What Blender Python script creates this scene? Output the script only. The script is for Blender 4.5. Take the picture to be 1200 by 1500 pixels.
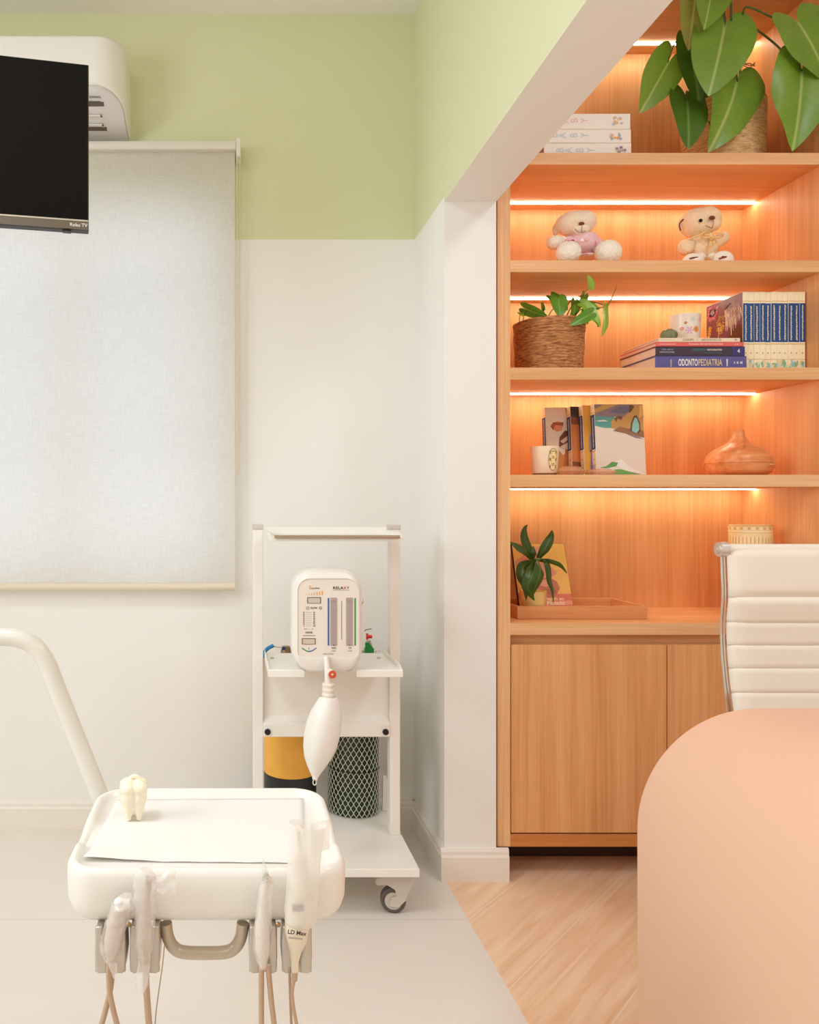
import bpy, bmesh, math, random
from mathutils import Vector, Matrix, noise

for _o in list(bpy.data.objects):
    bpy.data.objects.remove(_o, do_unlink=True)
SC = bpy.context.scene
COL = SC.collection
PI = math.pi
R = math.radians

# ---------------------------------------------------------------- camera
F, CX, CY, EYE = 1120.0, 336.0, 740.0, 1.15     # focal length, vanishing point (1200x1500 frame), eye height
cam = bpy.data.objects.new('camera', bpy.data.cameras.new('camera'))
COL.objects.link(cam)
cam.location = (0, 0, EYE)
cam.rotation_euler = (R(90), 0, 0)
cam.data.sensor_width = 36.0
cam.data.lens = 36.0 * F / 1500.0
cam.data.shift_x = (600 - CX) / 1500.0
cam.data.shift_y = (CY - 750) / 1500.0
cam.data.clip_start = 0.05
SC.camera = cam

# ---------------------------------------------------------------- view, world, lights
SC.view_settings.view_transform = 'Standard'
SC.view_settings.look = 'None'
SC.view_settings.gamma = 1.0
SC.view_settings.use_curve_mapping = False
SC.view_settings.exposure = -0.12
try:
    SC.cycles.max_bounces = 10
    SC.cycles.diffuse_bounces = 7
    SC.cycles.glossy_bounces = 4
    SC.cycles.transparent_max_bounces = 16
    SC.cycles.sample_clamp_indirect = 6.0
    SC.cycles.caustics_reflective = False
    SC.cycles.caustics_refractive = False
except Exception:
    pass

W = bpy.data.worlds.new('daylight')
SC.world = W
W.use_nodes = True
W.node_tree.nodes['Background'].inputs[0].default_value = (0.80, 0.92, 1.08, 1)
W.node_tree.nodes['Background'].inputs[1].default_value = 1.75


def area_light(name, loc, sx, sy, power, color, rot=(0, 0, 0)):
    d = bpy.data.lights.new(name, 'AREA')
    d.shape = 'RECTANGLE'
    d.size, d.size_y = sx, sy
    d.energy = power
    d.color = color
    o = bpy.data.objects.new(name, d)
    o.location = loc
    o.rotation_euler = rot
    COL.objects.link(o)
    return o


LW = (0.945, 1.0, 1.09)
area_light('ceiling_panel', (-0.98, 0.75, 2.885), 0.5, 0.5, 17, LW)
area_light('ceiling_panel', (-0.98, -1.3, 2.885), 0.5, 0.5, 10, LW)
area_light('ceiling_panel', (1.65, 0.9, 2.885), 0.5, 0.5, 15, LW)
area_light('ceiling_panel', (1.65, -1.0, 2.885), 0.5, 0.5, 15, LW)
area_light('side_fill_lamp', (-2.27, 0.5, 1.9), 1.1, 1.4, 38, (0.93, 0.99, 1.08), (0, R(-90), 0))  # added fill lamp at the unseen left wall, brightens the clinic side
LED_STRENGTH = 24.0
LED_COLOR = (1.0, 0.96, 0.75)


# ---------------------------------------------------------------- helpers
def P(px, py, y):
    """The point of the room seen at a pixel of the 1200x1500 photograph, at distance y."""
    return Vector(((px - CX) * y / F, y, EYE - (py - CY) * y / F))


def PZ(py, y):
    return EYE - (py - CY) * y / F


def PX(px, y):
    return (px - CX) * y / F


def lin(c):
    out = []
    for v in c[:3]:
        v = v / 255.0
        out.append(v / 12.92 if v <= 0.04045 else ((v + 0.055) / 1.055) ** 2.4)
    return (out[0], out[1], out[2], 1.0)


MM = {}        # world matrix of every empty / parented object


def tag(o, label=None, cat=None, group=None, kind=None):
    if label: o['label'] = label
    if cat: o['category'] = cat
    if group: o['group'] = group
    if kind: o['kind'] = kind
    return o


def thing(name, label, cat, loc=(0, 0, 0), rotz=0.0, group=None, M=None):
    o = bpy.data.objects.new(name, None)
    o.empty_display_size = 0.05
    COL.objects.link(o)
    m = M if M is not None else Matrix.Translation(Vector(loc)) @ Matrix.Rotation(rotz, 4, 'Z')
    o.matrix_world = m
    o.location, o.rotation_euler, _s = m.to_translation(), m.to_euler(), None
    MM[o.name] = m.copy()
    return tag(o, label, cat, group)


def copy_tree(o, M, label, parent=None):
    c = o.copy()
    COL.objects.link(c)
    c.parent = parent
    if parent is None:
        c.location, c.rotation_euler = M.to_translation(), M.to_euler()
        MM[c.name] = M.copy()
        c['label'] = label
    else:
        MM[c.name] = MM[parent.name]
    for ch in list(o.children):
        copy_tree(ch, M, label, c)
    return c


class MB:
    """Collects shapes and links them as ONE mesh object."""

    def __init__(self):
        self.bm = bmesh.new()
        self.col = None
        self.uv = None

    def faces(self, pts, idx, color=None, uvs=None):
        vs = [self.bm.verts.new(p) for p in pts]
        out = []
        for f in idx:
            try:
                fc = self.bm.faces.new([vs[i] for i in f])
            except ValueError:
                continue
            out.append(fc)
            if color is not None:
                self.paint(fc, color)
            if uvs is not None:
                if self.uv is None:
                    self.uv = self.bm.loops.layers.uv.new('UVMap')
                for lp, i in zip(fc.loops, f):
                    lp[self.uv].uv = uvs[i]
        return out

    def paint(self, fc, color):
        if self.col is None:
            self.col = self.bm.loops.layers.float_color.new('Col')
        for lp in fc.loops:
            lp[self.col] = color

    def box(self, x0, x1, y0, y1, z0, z1, M=None, color=None):
        pts = [Vector((x, y, z)) for z in (z0, z1) for y in (y0, y1) for x in (x0, x1)]
        if M is not None: pts = [M @ p for p in pts]
        idx = [(0, 2, 3, 1), (4, 5, 7, 6), (0, 1, 5, 4), (2, 6, 7, 3), (0, 4, 6, 2), (1, 3, 7, 5)]
        self.faces(pts, idx, color)
        return self

    def grid(self, nu, nv, fn, uv=False, color=None, wrap_u=False):
        pts, uvs = [], []
        for j in range(nv + 1):
            for i in range(nu + (0 if wrap_u else 1)):
                pts.append(Vector(fn(i / nu, j / nv)))
                uvs.append((i / nu, j / nv))
        w = nu if wrap_u else nu + 1
        idx = []
        for j in range(nv):
            for i in range(nu):
                i2 = (i + 1) % nu if wrap_u else i + 1
                idx.append((j * w + i, j * w + i2, (j + 1) * w + i2, (j + 1) * w + i))
        self.faces(pts, idx, color, uvs if uv else None)
        return self

    def rings(self, rings, cap0=True, cap1=True, color=None):
        n = len(rings[0])
        pts = [Vector(p) for r in rings for p in r]
        idx = []
        for j in range(len(rings) - 1):
            for i in range(n):
                k = (i + 1) % n
                idx.append((j * n + i, j * n + k, (j + 1) * n + k, (j + 1) * n + i))
        if cap0: idx.append(tuple(reversed(range(n))))
        if cap1: idx.append(tuple(range((len(rings) - 1) * n, len(rings) * n)))
        self.faces(pts, idx, color)
        return self

    def lathe(self, prof, c=(0, 0, 0), seg=32, M=None, color=None, rfn=None, cap0=True, cap1=True):
        rr = []
        for (r, z) in prof:
            ring = []
            for i in range(seg):
                a = 2 * PI * i / seg
                k = rfn(a, z, r) if rfn else r
                p = Vector((math.cos(a) * k, math.sin(a) * k, z))
                ring.append((M @ p) if M is not None else p + Vector(c))
            rr.append(ring)
        return self.rings(rr, cap0, cap1, color)

    def cyl(self, p0, p1, r0, r1=None, seg=20, color=None):
        return self.tube([p0, p1], [r0, r0 if r1 is None else r1], seg=seg, color=color)

    def tube(self, pts, r, seg=10, color=None, cap=True, flat=None):
        pts = [Vector(p) for p in pts]
        n = len(pts)
        rad = r if isinstance(r, (list, tuple)) else [r] * n
        t0 = (pts[1] - pts[0]).normalized()
        up = Vector((0, 0, 1)) if abs(t0.z) < 0.9 else Vector((1, 0, 0))
        nrm = (up - t0 * up.dot(t0)).normalized()
        rr = []
        for i in range(n):
            t = (pts[min(i + 1, n - 1)] - pts[max(i - 1, 0)]).normalized()
            nrm = (nrm - t * nrm.dot(t)).normalized()
            b = t.cross(nrm)
            ring = []
            for k in range(seg):
                a = 2 * PI * k / seg
                ring.append(pts[i] + nrm * (math.cos(a) * rad[i]) + b * (math.sin(a) * rad[i]))
            rr.append(ring)
        return self.rings(rr, cap, cap, color)

    def prism(self, poly, ext, color=None):
        """poly: list of 3D points (planar), ext: extrusion vector."""
        ext = Vector(ext)
        a = [Vector(p) for p in poly]
        b = [p + ext for p in a]
        n = len(a)
        idx = [tuple(reversed(range(n))), tuple(range(n, 2 * n))]
        idx += [(i, (i + 1) % n, n + (i + 1) % n, n + i) for i in range(n)]
        self.faces(a + b, idx, color)
        return self

    def ball(self, c, rad, seg=20, M=None, color=None):
        if not isinstance(rad, (tuple, list)): rad = (rad, rad, rad)
        c = Vector(c)
        rr = []
        n = max(8, seg // 2)
        for j in range(1, n):
            th = PI * j / n
            ring = []
            for i in range(seg):
                a = 2 * PI * i / seg
                p = Vector((math.sin(th) * math.cos(a) * rad[0], math.sin(th) * math.sin(a) * rad[1], -math.cos(th) * rad[2]))
                if M is not None: p = M @ p
                ring.append(p + c)
            rr.append(ring)
        return self.rings(rr, True, True, color)

    def poly(self, pts, color=None):
        self.faces([Vector(p) for p in pts], [tuple(range(len(pts)))], color)
        return self

    def text(self, s, size, origin, right, up, color=None, align='CENTER', bold=0.0, ext=0.0002, sx=1.0, width=None):
        cu = bpy.data.curves.new('t', 'FONT')
        cu.body = s
        cu.size = size
        cu.align_x = align
        cu.align_y = 'CENTER'
        cu.offset = bold * size
        cu.extrude = 0.0
        cu.resolution_u = 3
        ob = bpy.data.objects.new('t', cu)
        me = ob.to_mesh()
        right, up, origin = Vector(right).normalized(), Vector(up).normalized(), Vector(origin)
        n = right.cross(up)
        if width:
            xs = [v.co.x for v in me.vertices]
            sx = width / max(1e-6, max(xs) - min(xs))
        pts = [origin + right * (v.co.x * sx) + up * v.co.y + n * ext for v in me.vertices]
        self.faces(pts, [tuple(p.vertices) for p in me.polygons], color)
        ob.to_mesh_clear()
        bpy.data.objects.remove(ob)
        bpy.data.curves.remove(cu)
        return self

    def build(self, name, mat, parent=None, loc=None, local=False, smooth=40, bevel=0.0, bseg=2, recalc=True, weld=False):
        bm = self.bm
        if weld:
            bmesh.ops.remove_doubles(bm, verts=bm.verts, dist=1e-5)
        if recalc:
            bmesh.ops.recalc_face_normals(bm, faces=bm.faces)
        me = bpy.data.meshes.new(name)
        bm.to_mesh(me)
        bm.free()
        o = bpy.data.objects.new(name, me)
        COL.objects.link(o)
        if parent is not None:
            o.parent = parent
            m = MM[parent.name]
            MM[o.name] = m
            if not local:
                me.transform(m.inverted())
        elif loc is not None:
            me.transform(Matrix.Translation(-Vector(loc)))
            o.location = loc
            MM[o.name] = Matrix.Translation(Vector(loc))
        else:
            MM[o.name] = Matrix()
        for m in (mat if isinstance(mat, (list, tuple)) else [mat]):
            me.materials.append(m)
        if smooth:
            me.polygons.foreach_set('use_smooth', [True] * len(me.polygons))
            me.set_sharp_from_angle(angle=R(smooth))
        if bevel:
            b = o.modifiers.new('edge', 'BEVEL')
            b.width = bevel
            b.segments = bseg
            b.limit_method = 'ANGLE'
            b.angle_limit = R(40)
            b.harden_normals = False
        return o


def catmull(pts, n=8):
    pts = [Vector(p) for p in pts]
    out = []
    for i in range(len(pts) - 1):
        p0, p1, p2, p3 = pts[max(i - 1, 0)], pts[i], pts[i + 1], pts[min(i + 2, len(pts) - 1)]
        for k in range(n):
            t = k / n
            out.append(0.5 * ((2 * p1) + (p2 - p0) * t + (2 * p0 - 5 * p1 + 4 * p2 - p3) * t * t + (3 * p1 - p0 - 3 * p2 + p3) * t ** 3))
    out.append(pts[-1])
    return out


def lerp_list(vals, n):
    out = []
    for i in range(n):
        t = i / (n - 1) * (len(vals) - 1)
        k = min(int(t), len(vals) - 2)
        out.append(vals[k] + (vals[k + 1] - vals[k]) * (t - k))
    return out


# ---------------------------------------------------------------- materials
def new_mat(name):
    m = bpy.data.materials.new(name)
    m.use_nodes = True
    nt = m.node_tree
    return m, nt, nt.nodes['Principled BSDF']


def plain(name, c, rough=0.5, metal=0.0, bump=0.0, bscale=200, var=0.0, vscale=3.0, spec=0.5, coat=0.0, sss=0.0, alpha=1.0, trans=0.0, emit=0.0):
    m, nt, b = new_mat(name)
    L = nt.links
    b.inputs['Base Color'].default_value = lin(c)
    b.inputs['Roughness'].default_value = rough
    b.inputs['Metallic'].default_value = metal
    b.inputs['Specular IOR Level'].default_value = spec
    b.inputs['Coat Weight'].default_value = coat
    b.inputs['Coat Roughness'].default_value = 0.1
    b.inputs['Alpha'].default_value = alpha
    b.inputs['Transmission Weight'].default_value = trans
    if sss:
        b.inputs['Subsurface Weight'].default_value = sss
        b.inputs['Subsurface Radius'].default_value = (0.01, 0.006, 0.004)
    if emit:
        b.inputs['Emission Color'].default_value = lin(c)
        b.inputs['Emission Strength'].default_value = emit
    tc = nt.nodes.new('ShaderNodeTexCoord')
    nz = nt.nodes.new('ShaderNodeTexNoise')
    nz.inputs['Scale'].default_value = vscale
    nz.inputs['Detail'].default_value = 4
    L.new(tc.outputs['Object'], nz.inputs['Vector'])
    mx = nt.nodes.new('ShaderNodeMix')
    mx.data_type = 'RGBA'
    l = lin(c)
    mx.inputs[6].default_value = tuple(max(0, v * (1 - max(var, 0.008))) for v in l[:3]) + (1,)
    mx.inputs[7].default_value = tuple(min(1, v * (1 + max(var, 0.008))) for v in l[:3]) + (1,)
    L.new(nz.outputs['Fac'], mx.inputs[0])
    L.new(mx.outputs[2], b.inputs['Base Color'])
    if bump:
        n2 = nt.nodes.new('ShaderNodeTexNoise')
        n2.inputs['Scale'].default_value = bscale
        n2.inputs['Detail'].default_value = 3
        L.new(tc.outputs['Object'], n2.inputs['Vector'])
        bp = nt.nodes.new('ShaderNodeBump')
        bp.inputs['Strength'].default_value = bump
        bp.inputs['Distance'].default_value = 0.002
        L.new(n2.outputs['Fac'], bp.inputs['Height'])
        L.new(bp.outputs['Normal'], b.inputs['Normal'])
    return m


def wood(name, dark, mid, light, axis='Z', fine=140.0, rough=0.45, off=0.0):
    m, nt, b = new_mat(name)
    L = nt.links
    tc = nt.nodes.new('ShaderNodeTexCoord')

    def layer(s_across, s_along, detail, o):
        mp = nt.nodes.new('ShaderNodeMapping')
        sc = [s_across] * 3
        sc['XYZ'.index(axis)] = s_along
        mp.inputs['Scale'].default_value = sc
        mp.inputs['Location'].default_value = (o, o * 1.7, o * 0.6)
        L.new(tc.outputs['Object'], mp.inputs['Vector'])
        n = nt.nodes.new('ShaderNodeTexNoise')
        n.inputs['Scale'].default_value = 1.0
        n.inputs['Detail'].default_value = detail
        n.inputs['Roughness'].default_value = 0.6
        L.new(mp.outputs['Vector'], n.inputs['Vector'])
        return n
    n1 = layer(fine, 3.0, 5, off)
    n2 = layer(14.0, 0.7, 3, off + 3.1)
    ad = nt.nodes.new('ShaderNodeMath')
    ad.operation = 'MULTIPLY_ADD'
    L.new(n1.outputs['Fac'], ad.inputs[0])
    ad.inputs[1].default_value = 0.45
    ml = nt.nodes.new('ShaderNodeMath')
    ml.operation = 'MULTIPLY'
    L.new(n2.outputs['Fac'], ml.inputs[0])
    ml.inputs[1].default_value = 0.55
    L.new(ml.outputs[0], ad.inputs[2])
    rp = nt.nodes.new('ShaderNodeValToRGB')
    e = rp.color_ramp.elements
    e[0].position, e[0].color = 0.34, lin(dark)
    e[1].position, e[1].color = 0.66, lin(light)
    x = rp.color_ramp.elements.new(0.5)
    x.color = lin(mid)
    L.new(ad.outputs[0], rp.inputs['Fac'])
    L.new(rp.outputs['Color'], b.inputs['Base Color'])
    b.inputs['Roughness'].default_value = rough
    b.inputs['Specular IOR Level'].default_value = 0.3
    bp = nt.nodes.new('ShaderNodeBump')
    bp.inputs['Strength'].default_value = 0.08
    bp.inputs['Distance'].default_value = 0.001
    L.new(n1.outputs['Fac'], bp.inputs['Height'])
    L.new(bp.outputs['Normal'], b.inputs['Normal'])
    return m


def leafmat(name, base, vein, dark, rough=0.35, trans=0.15):
    """Leaf blade: midrib and side veins from the blade's own UV (x along, y across)."""
    m, nt, b = new_mat(name)
    L = nt.links
    uv = nt.nodes.new('ShaderNodeUVMap')
    uv.uv_map = 'UVMap'
    sp = nt.nodes.new('ShaderNodeSeparateXYZ')
    L.new(uv.outputs['UV'], sp.inputs[0])
    ab = nt.nodes.new('ShaderNodeMath'); ab.operation = 'ABSOLUTE'
    L.new(sp.outputs['Y'], ab.inputs[0])
    mid = nt.nodes.new('ShaderNodeMapRange')
    mid.inputs['From Min'].default_value = 0.004
    mid.inputs['From Max'].default_value = 0.028
    mid.inputs['To Min'].default_value = 0.8
    mid.inputs['To Max'].default_value = 0.0
    L.new(ab.outputs[0], mid.inputs['Value'])
    # side veins: bands of (x - 0.75*|y|)
    q = nt.nodes.new('ShaderNodeMath'); q.operation = 'MULTIPLY_ADD'
    L.new(ab.outputs[0], q.inputs[0]); q.inputs[1].default_value = -0.75
    L.new(sp.outputs['X'], q.inputs[2])
    sn = nt.nodes.new('ShaderNodeMath'); sn.operation = 'MULTIPLY'
    L.new(q.outputs[0], sn.inputs[0]); sn.inputs[1].default_value = 56.0
    s2 = nt.nodes.new('ShaderNodeMath'); s2.operation = 'SINE'
    L.new(sn.outputs[0], s2.inputs[0])
    mr = nt.nodes.new('ShaderNodeMapRange')
    mr.inputs['From Min'].default_value = 0.86
    mr.inputs['From Max'].default_value = 1.0
    mr.inputs['To Max'].default_value = 0.10
    L.new(s2.outputs[0], mr.inputs['Value'])
    mxv = nt.nodes.new('ShaderNodeMath'); mxv.operation = 'MAXIMUM'
    L.new(mid.outputs[0], mxv.inputs[0]); L.new(mr.outputs[0], mxv.inputs[1])
    tc = nt.nodes.new('ShaderNodeTexCoord')
    nz = nt.nodes.new('ShaderNodeTexNoise')
    nz.inputs['Scale'].default_value = 14
    L.new(tc.outputs['Object'], nz.inputs['Vector'])
    m1 = nt.nodes.new('ShaderNodeMix'); m1.data_type = 'RGBA'
    m1.inputs[6].default_value = lin(dark); m1.inputs[7].default_value = lin(base)
    L.new(nz.outputs['Fac'], m1.inputs[0])
    m2 = nt.nodes.new('ShaderNodeMix'); m2.data_type = 'RGBA'
    L.new(mxv.outputs[0], m2.inputs[0])
    L.new(m1.outputs[2], m2.inputs[6]); m2.inputs[7].default_value = lin(vein)
    L.new(m2.outputs[2], b.inputs['Base Color'])
    b.inputs['Roughness'].default_value = rough
    bp = nt.nodes.new('ShaderNodeBump')
    bp.inputs['Strength'].default_value = 0.25
    bp.inputs['Distance'].default_value = 0.002
    bp.invert = True
    L.new(mxv.outputs[0], bp.inputs['Height'])
    L.new(bp.outputs['Normal'], b.inputs['Normal'])
    tr = nt.nodes.new('ShaderNodeBsdfTranslucent')
    L.new(m2.outputs[2], tr.inputs['Color'])
    mx = nt.nodes.new('ShaderNodeMixShader')
    mx.inputs[0].default_value = trans
    L.new(b.outputs[0], mx.inputs[1]); L.new(tr.outputs[0], mx.inputs[2])
    L.new(mx.outputs[0], nt.nodes['Material Output'].inputs['Surface'])
    return m


def film(name, c, opacity=0.35, rough=0.25, bump=0.5, bscale=60):
    """Thin clear or milky plastic film."""
    m, nt, b = new_mat(name)
    L = nt.links
    b.inputs['Base Color'].default_value = lin(c)
    b.inputs['Roughness'].default_value = rough
    tc = nt.nodes.new('ShaderNodeTexCoord')
    nz = nt.nodes.new('ShaderNodeTexNoise')
    nz.inputs['Scale'].default_value = bscale
    nz.inputs['Distortion'].default_value = 1.0
    L.new(tc.outputs['Object'], nz.inputs['Vector'])
    bp = nt.nodes.new('ShaderNodeBump')
    bp.inputs['Strength'].default_value = bump
    bp.inputs['Distance'].default_value = 0.004
    L.new(nz.outputs['Fac'], bp.inputs['Height'])
    L.new(bp.outputs['Normal'], b.inputs['Normal'])
    tp = nt.nodes.new('ShaderNodeBsdfTransparent')
    mx = nt.nodes.new('ShaderNodeMixShader')
    mr = nt.nodes.new('ShaderNodeMapRange')
    mr.inputs['To Min'].default_value = max(0, opacity - 0.15)
    mr.inputs['To Max'].default_value = min(1, opacity + 0.15)
    L.new(nz.outputs['Fac'], mr.inputs['Value'])
    L.new(mr.outputs[0], mx.inputs[0])
    L.new(tp.outputs[0], mx.inputs[1]); L.new(b.outputs[0], mx.inputs[2])
    L.new(mx.outputs[0], nt.nodes['Material Output'].inputs['Surface'])
    return m


def emissive(name, c, s):
    m, nt, b = new_mat(name)
    b.inputs['Base Color'].default_value = (0.8, 0.8, 0.8, 1)
    b.inputs['Emission Color'].default_value = (c[0], c[1], c[2], 1)
    b.inputs['Emission Strength'].default_value = s
    return m


def art_mat(name, rough=0.4):
    m, nt, b = new_mat(name)
    a = nt.nodes.new('ShaderNodeVertexColor')
    a.layer_name = 'Col'
    nt.links.new(a.outputs['Color'], b.inputs['Base Color'])
    b.inputs['Roughness'].default_value = rough
    return m


WALLW = (240, 238, 233)
GREEN = (218, 220, 182)


def wall_paint(name, band_above):
    """Off-white wall, sage green above a level line (paint, so in world height)."""
    m, nt, b = new_mat(name)
    L = nt.links
    g = nt.nodes.new('ShaderNodeNewGeometry')
    sp = nt.nodes.new('ShaderNodeSeparateXYZ')
    L.new(g.outputs['Position'], sp.inputs[0])
    gt = nt.nodes.new('ShaderNodeMath'); gt.operation = 'GREATER_THAN'
    L.new(sp.outputs['Z'], gt.inputs[0]); gt.inputs[1].default_value = band_above
    mx = nt.nodes.new('ShaderNodeMix'); mx.data_type = 'RGBA'
    mx.inputs[6].default_value = lin(WALLW)
    mx.inputs[7].default_value = lin(GREEN)
    L.new(gt.outputs[0], mx.inputs[0])
    L.new(mx.outputs[2], b.inputs['Base Color'])
    b.inputs['Roughness'].default_value = 0.6
    b.inputs['Specular IOR Level'].default_value = 0.25
    nz = nt.nodes.new('ShaderNodeTexNoise')
    nz.inputs['Scale'].default_value = 180
    bp = nt.nodes.new('ShaderNodeBump')
    bp.inputs['Strength'].default_value = 0.05
    bp.inputs['Distance'].default_value = 0.001
    L.new(g.outputs['Position'], nz.inputs['Vector'])
    L.new(nz.outputs['Fac'], bp.inputs['Height'])
    L.new(bp.outputs['Normal'], b.inputs['Normal'])
    return m


def tile_floor():
    m, nt, b = new_mat('porcelain_tile')
    L = nt.links
    g = nt.nodes.new('ShaderNodeNewGeometry')
    sp = nt.nodes.new('ShaderNodeSeparateXYZ')
    L.new(g.outputs['Position'], sp.inputs[0])

    def joint(out, off, period):
        a = nt.nodes.new('ShaderNodeMath'); a.operation = 'SUBTRACT'
        L.new(out, a.inputs[0]); a.inputs[1].default_value = off
        w = nt.nodes.new('ShaderNodeMath'); w.operation = 'PINGPONG'
        L.new(a.outputs[0], w.inputs[0]); w.inputs[1].default_value = period / 2
        c = nt.nodes.new('ShaderNodeMath'); c.operation = 'LESS_THAN'
        L.new(w.outputs[0], c.inputs[0]); c.inputs[1].default_value = 0.0012
        return c
    j1 = joint(sp.outputs['Y'], 2.122, 1.2)
    mxm = nt.nodes.new('ShaderNodeMath'); mxm.operation = 'MAXIMUM'
    L.new(j1.outputs[0], mxm.inputs[0]); L.new(j1.outputs[0], mxm.inputs[1])
    nz = nt.nodes.new('ShaderNodeTexNoise')
    nz.inputs['Scale'].default_value = 2.5
    nz.inputs['Detail'].default_value = 6
    L.new(g.outputs['Position'], nz.inputs['Vector'])
    c0 = nt.nodes.new('ShaderNodeMix'); c0.data_type = 'RGBA'
    c0.inputs[6].default_value = lin((226, 218, 208)); c0.inputs[7].default_value = lin((234, 227, 218))
    L.new(nz.outputs['Fac'], c0.inputs[0])
    c1 = nt.nodes.new('ShaderNodeMix'); c1.data_type = 'RGBA'
    L.new(mxm.outputs[0], c1.inputs[0])
    L.new(c0.outputs[2], c1.inputs[6]); c1.inputs[7].default_value = lin((206, 196, 180))
    L.new(c1.outputs[2], b.inputs['Base Color'])
    b.inputs['Roughness'].default_value = 0.32
    b.inputs['Specular IOR Level'].default_value = 0.4
    return m


def plank_floor():
    """Light wood-look planks laid at 45 degrees."""
    m, nt, b = new_mat('plank_floor')
    L = nt.links
    g = nt.nodes.new('ShaderNodeNewGeometry')
    mp = nt.nodes.new('ShaderNodeMapping')
    mp.inputs['Rotation'].default_value = (0, 0, R(-45))
    L.new(g.outputs['Position'], mp.inputs['Vector'])
    sp = nt.nodes.new('ShaderNodeSeparateXYZ')
    L.new(mp.outputs['Vector'], sp.inputs[0])
    a = nt.nodes.new('ShaderNodeMath'); a.operation = 'SUBTRACT'
    L.new(sp.outputs['Y'], a.inputs[0]); a.inputs[1].default_value = 0.815
    w = nt.nodes.new('ShaderNodeMath'); w.operation = 'PINGPONG'
    L.new(a.outputs[0], w.inputs[0]); w.inputs[1].default_value = 0.108
    c = nt.nodes.new('ShaderNodeMath'); c.operation = 'LESS_THAN'
    L.new(w.outputs[0], c.inputs[0]); c.inputs[1].default_value = 0.0013
    m2 = nt.nodes.new('ShaderNodeMapping')
    m2.inputs['Scale'].default_value = (3.2, 44.0, 1)
    L.new(mp.outputs['Vector'], m2.inputs['Vector'])
    nz = nt.nodes.new('ShaderNodeTexNoise')
    nz.inputs['Scale'].default_value = 1.0
    nz.inputs['Detail'].default_value = 7
    nz.inputs['Distortion'].default_value = 0.7
    L.new(m2.outputs['Vector'], nz.inputs['Vector'])
    rp = nt.nodes.new('ShaderNodeValToRGB')
    e = rp.color_ramp.elements
    e[0].position, e[0].color = 0.28, lin((232, 188, 148))
    e[1].position, e[1].color = 0.72, lin((250, 220, 188))
    L.new(nz.outputs['Fac'], rp.inputs['Fac'])
    c1 = nt.nodes.new('ShaderNodeMix'); c1.data_type = 'RGBA'
    L.new(c.outputs[0], c1.inputs[0])
    L.new(rp.outputs['Color'], c1.inputs[6]); c1.inputs[7].default_value = lin((246, 226, 202))
    L.new(c1.outputs[2], b.inputs['Base Color'])
    b.inputs['Roughness'].default_value = 0.38
    return m


def rope_mat(name, dark, light):
    m, nt, b = new_mat(name)
    L = nt.links
    tc = nt.nodes.new('ShaderNodeTexCoord')
    mp = nt.nodes.new('ShaderNodeMapping')
    mp.inputs['Scale'].default_value = (45, 45, 240)
    L.new(tc.outputs['Object'], mp.inputs['Vector'])
    nz = nt.nodes.new('ShaderNodeTexNoise')
    nz.inputs['Scale'].default_value = 1.0
    nz.inputs['Detail'].default_value = 4
    nz.inputs['Distortion'].default_value = 0.8
    L.new(mp.outputs['Vector'], nz.inputs['Vector'])
    rp = nt.nodes.new('ShaderNodeValToRGB')
    e = rp.color_ramp.elements
    e[0].position, e[0].color = 0.32, lin(dark)
    e[1].position, e[1].color = 0.62, lin(light)
    L.new(nz.outputs['Fac'], rp.inputs['Fac'])
    L.new(rp.outputs['Color'], b.inputs['Base Color'])
    b.inputs['Roughness'].default_value = 0.8
    bp = nt.nodes.new('ShaderNodeBump')
    bp.inputs['Strength'].default_value = 0.9
    bp.inputs['Distance'].default_value = 0.004
    L.new(nz.outputs['Fac'], bp.inputs['Height'])
    L.new(bp.outputs['Normal'], b.inputs['Normal'])
    return m


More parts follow.
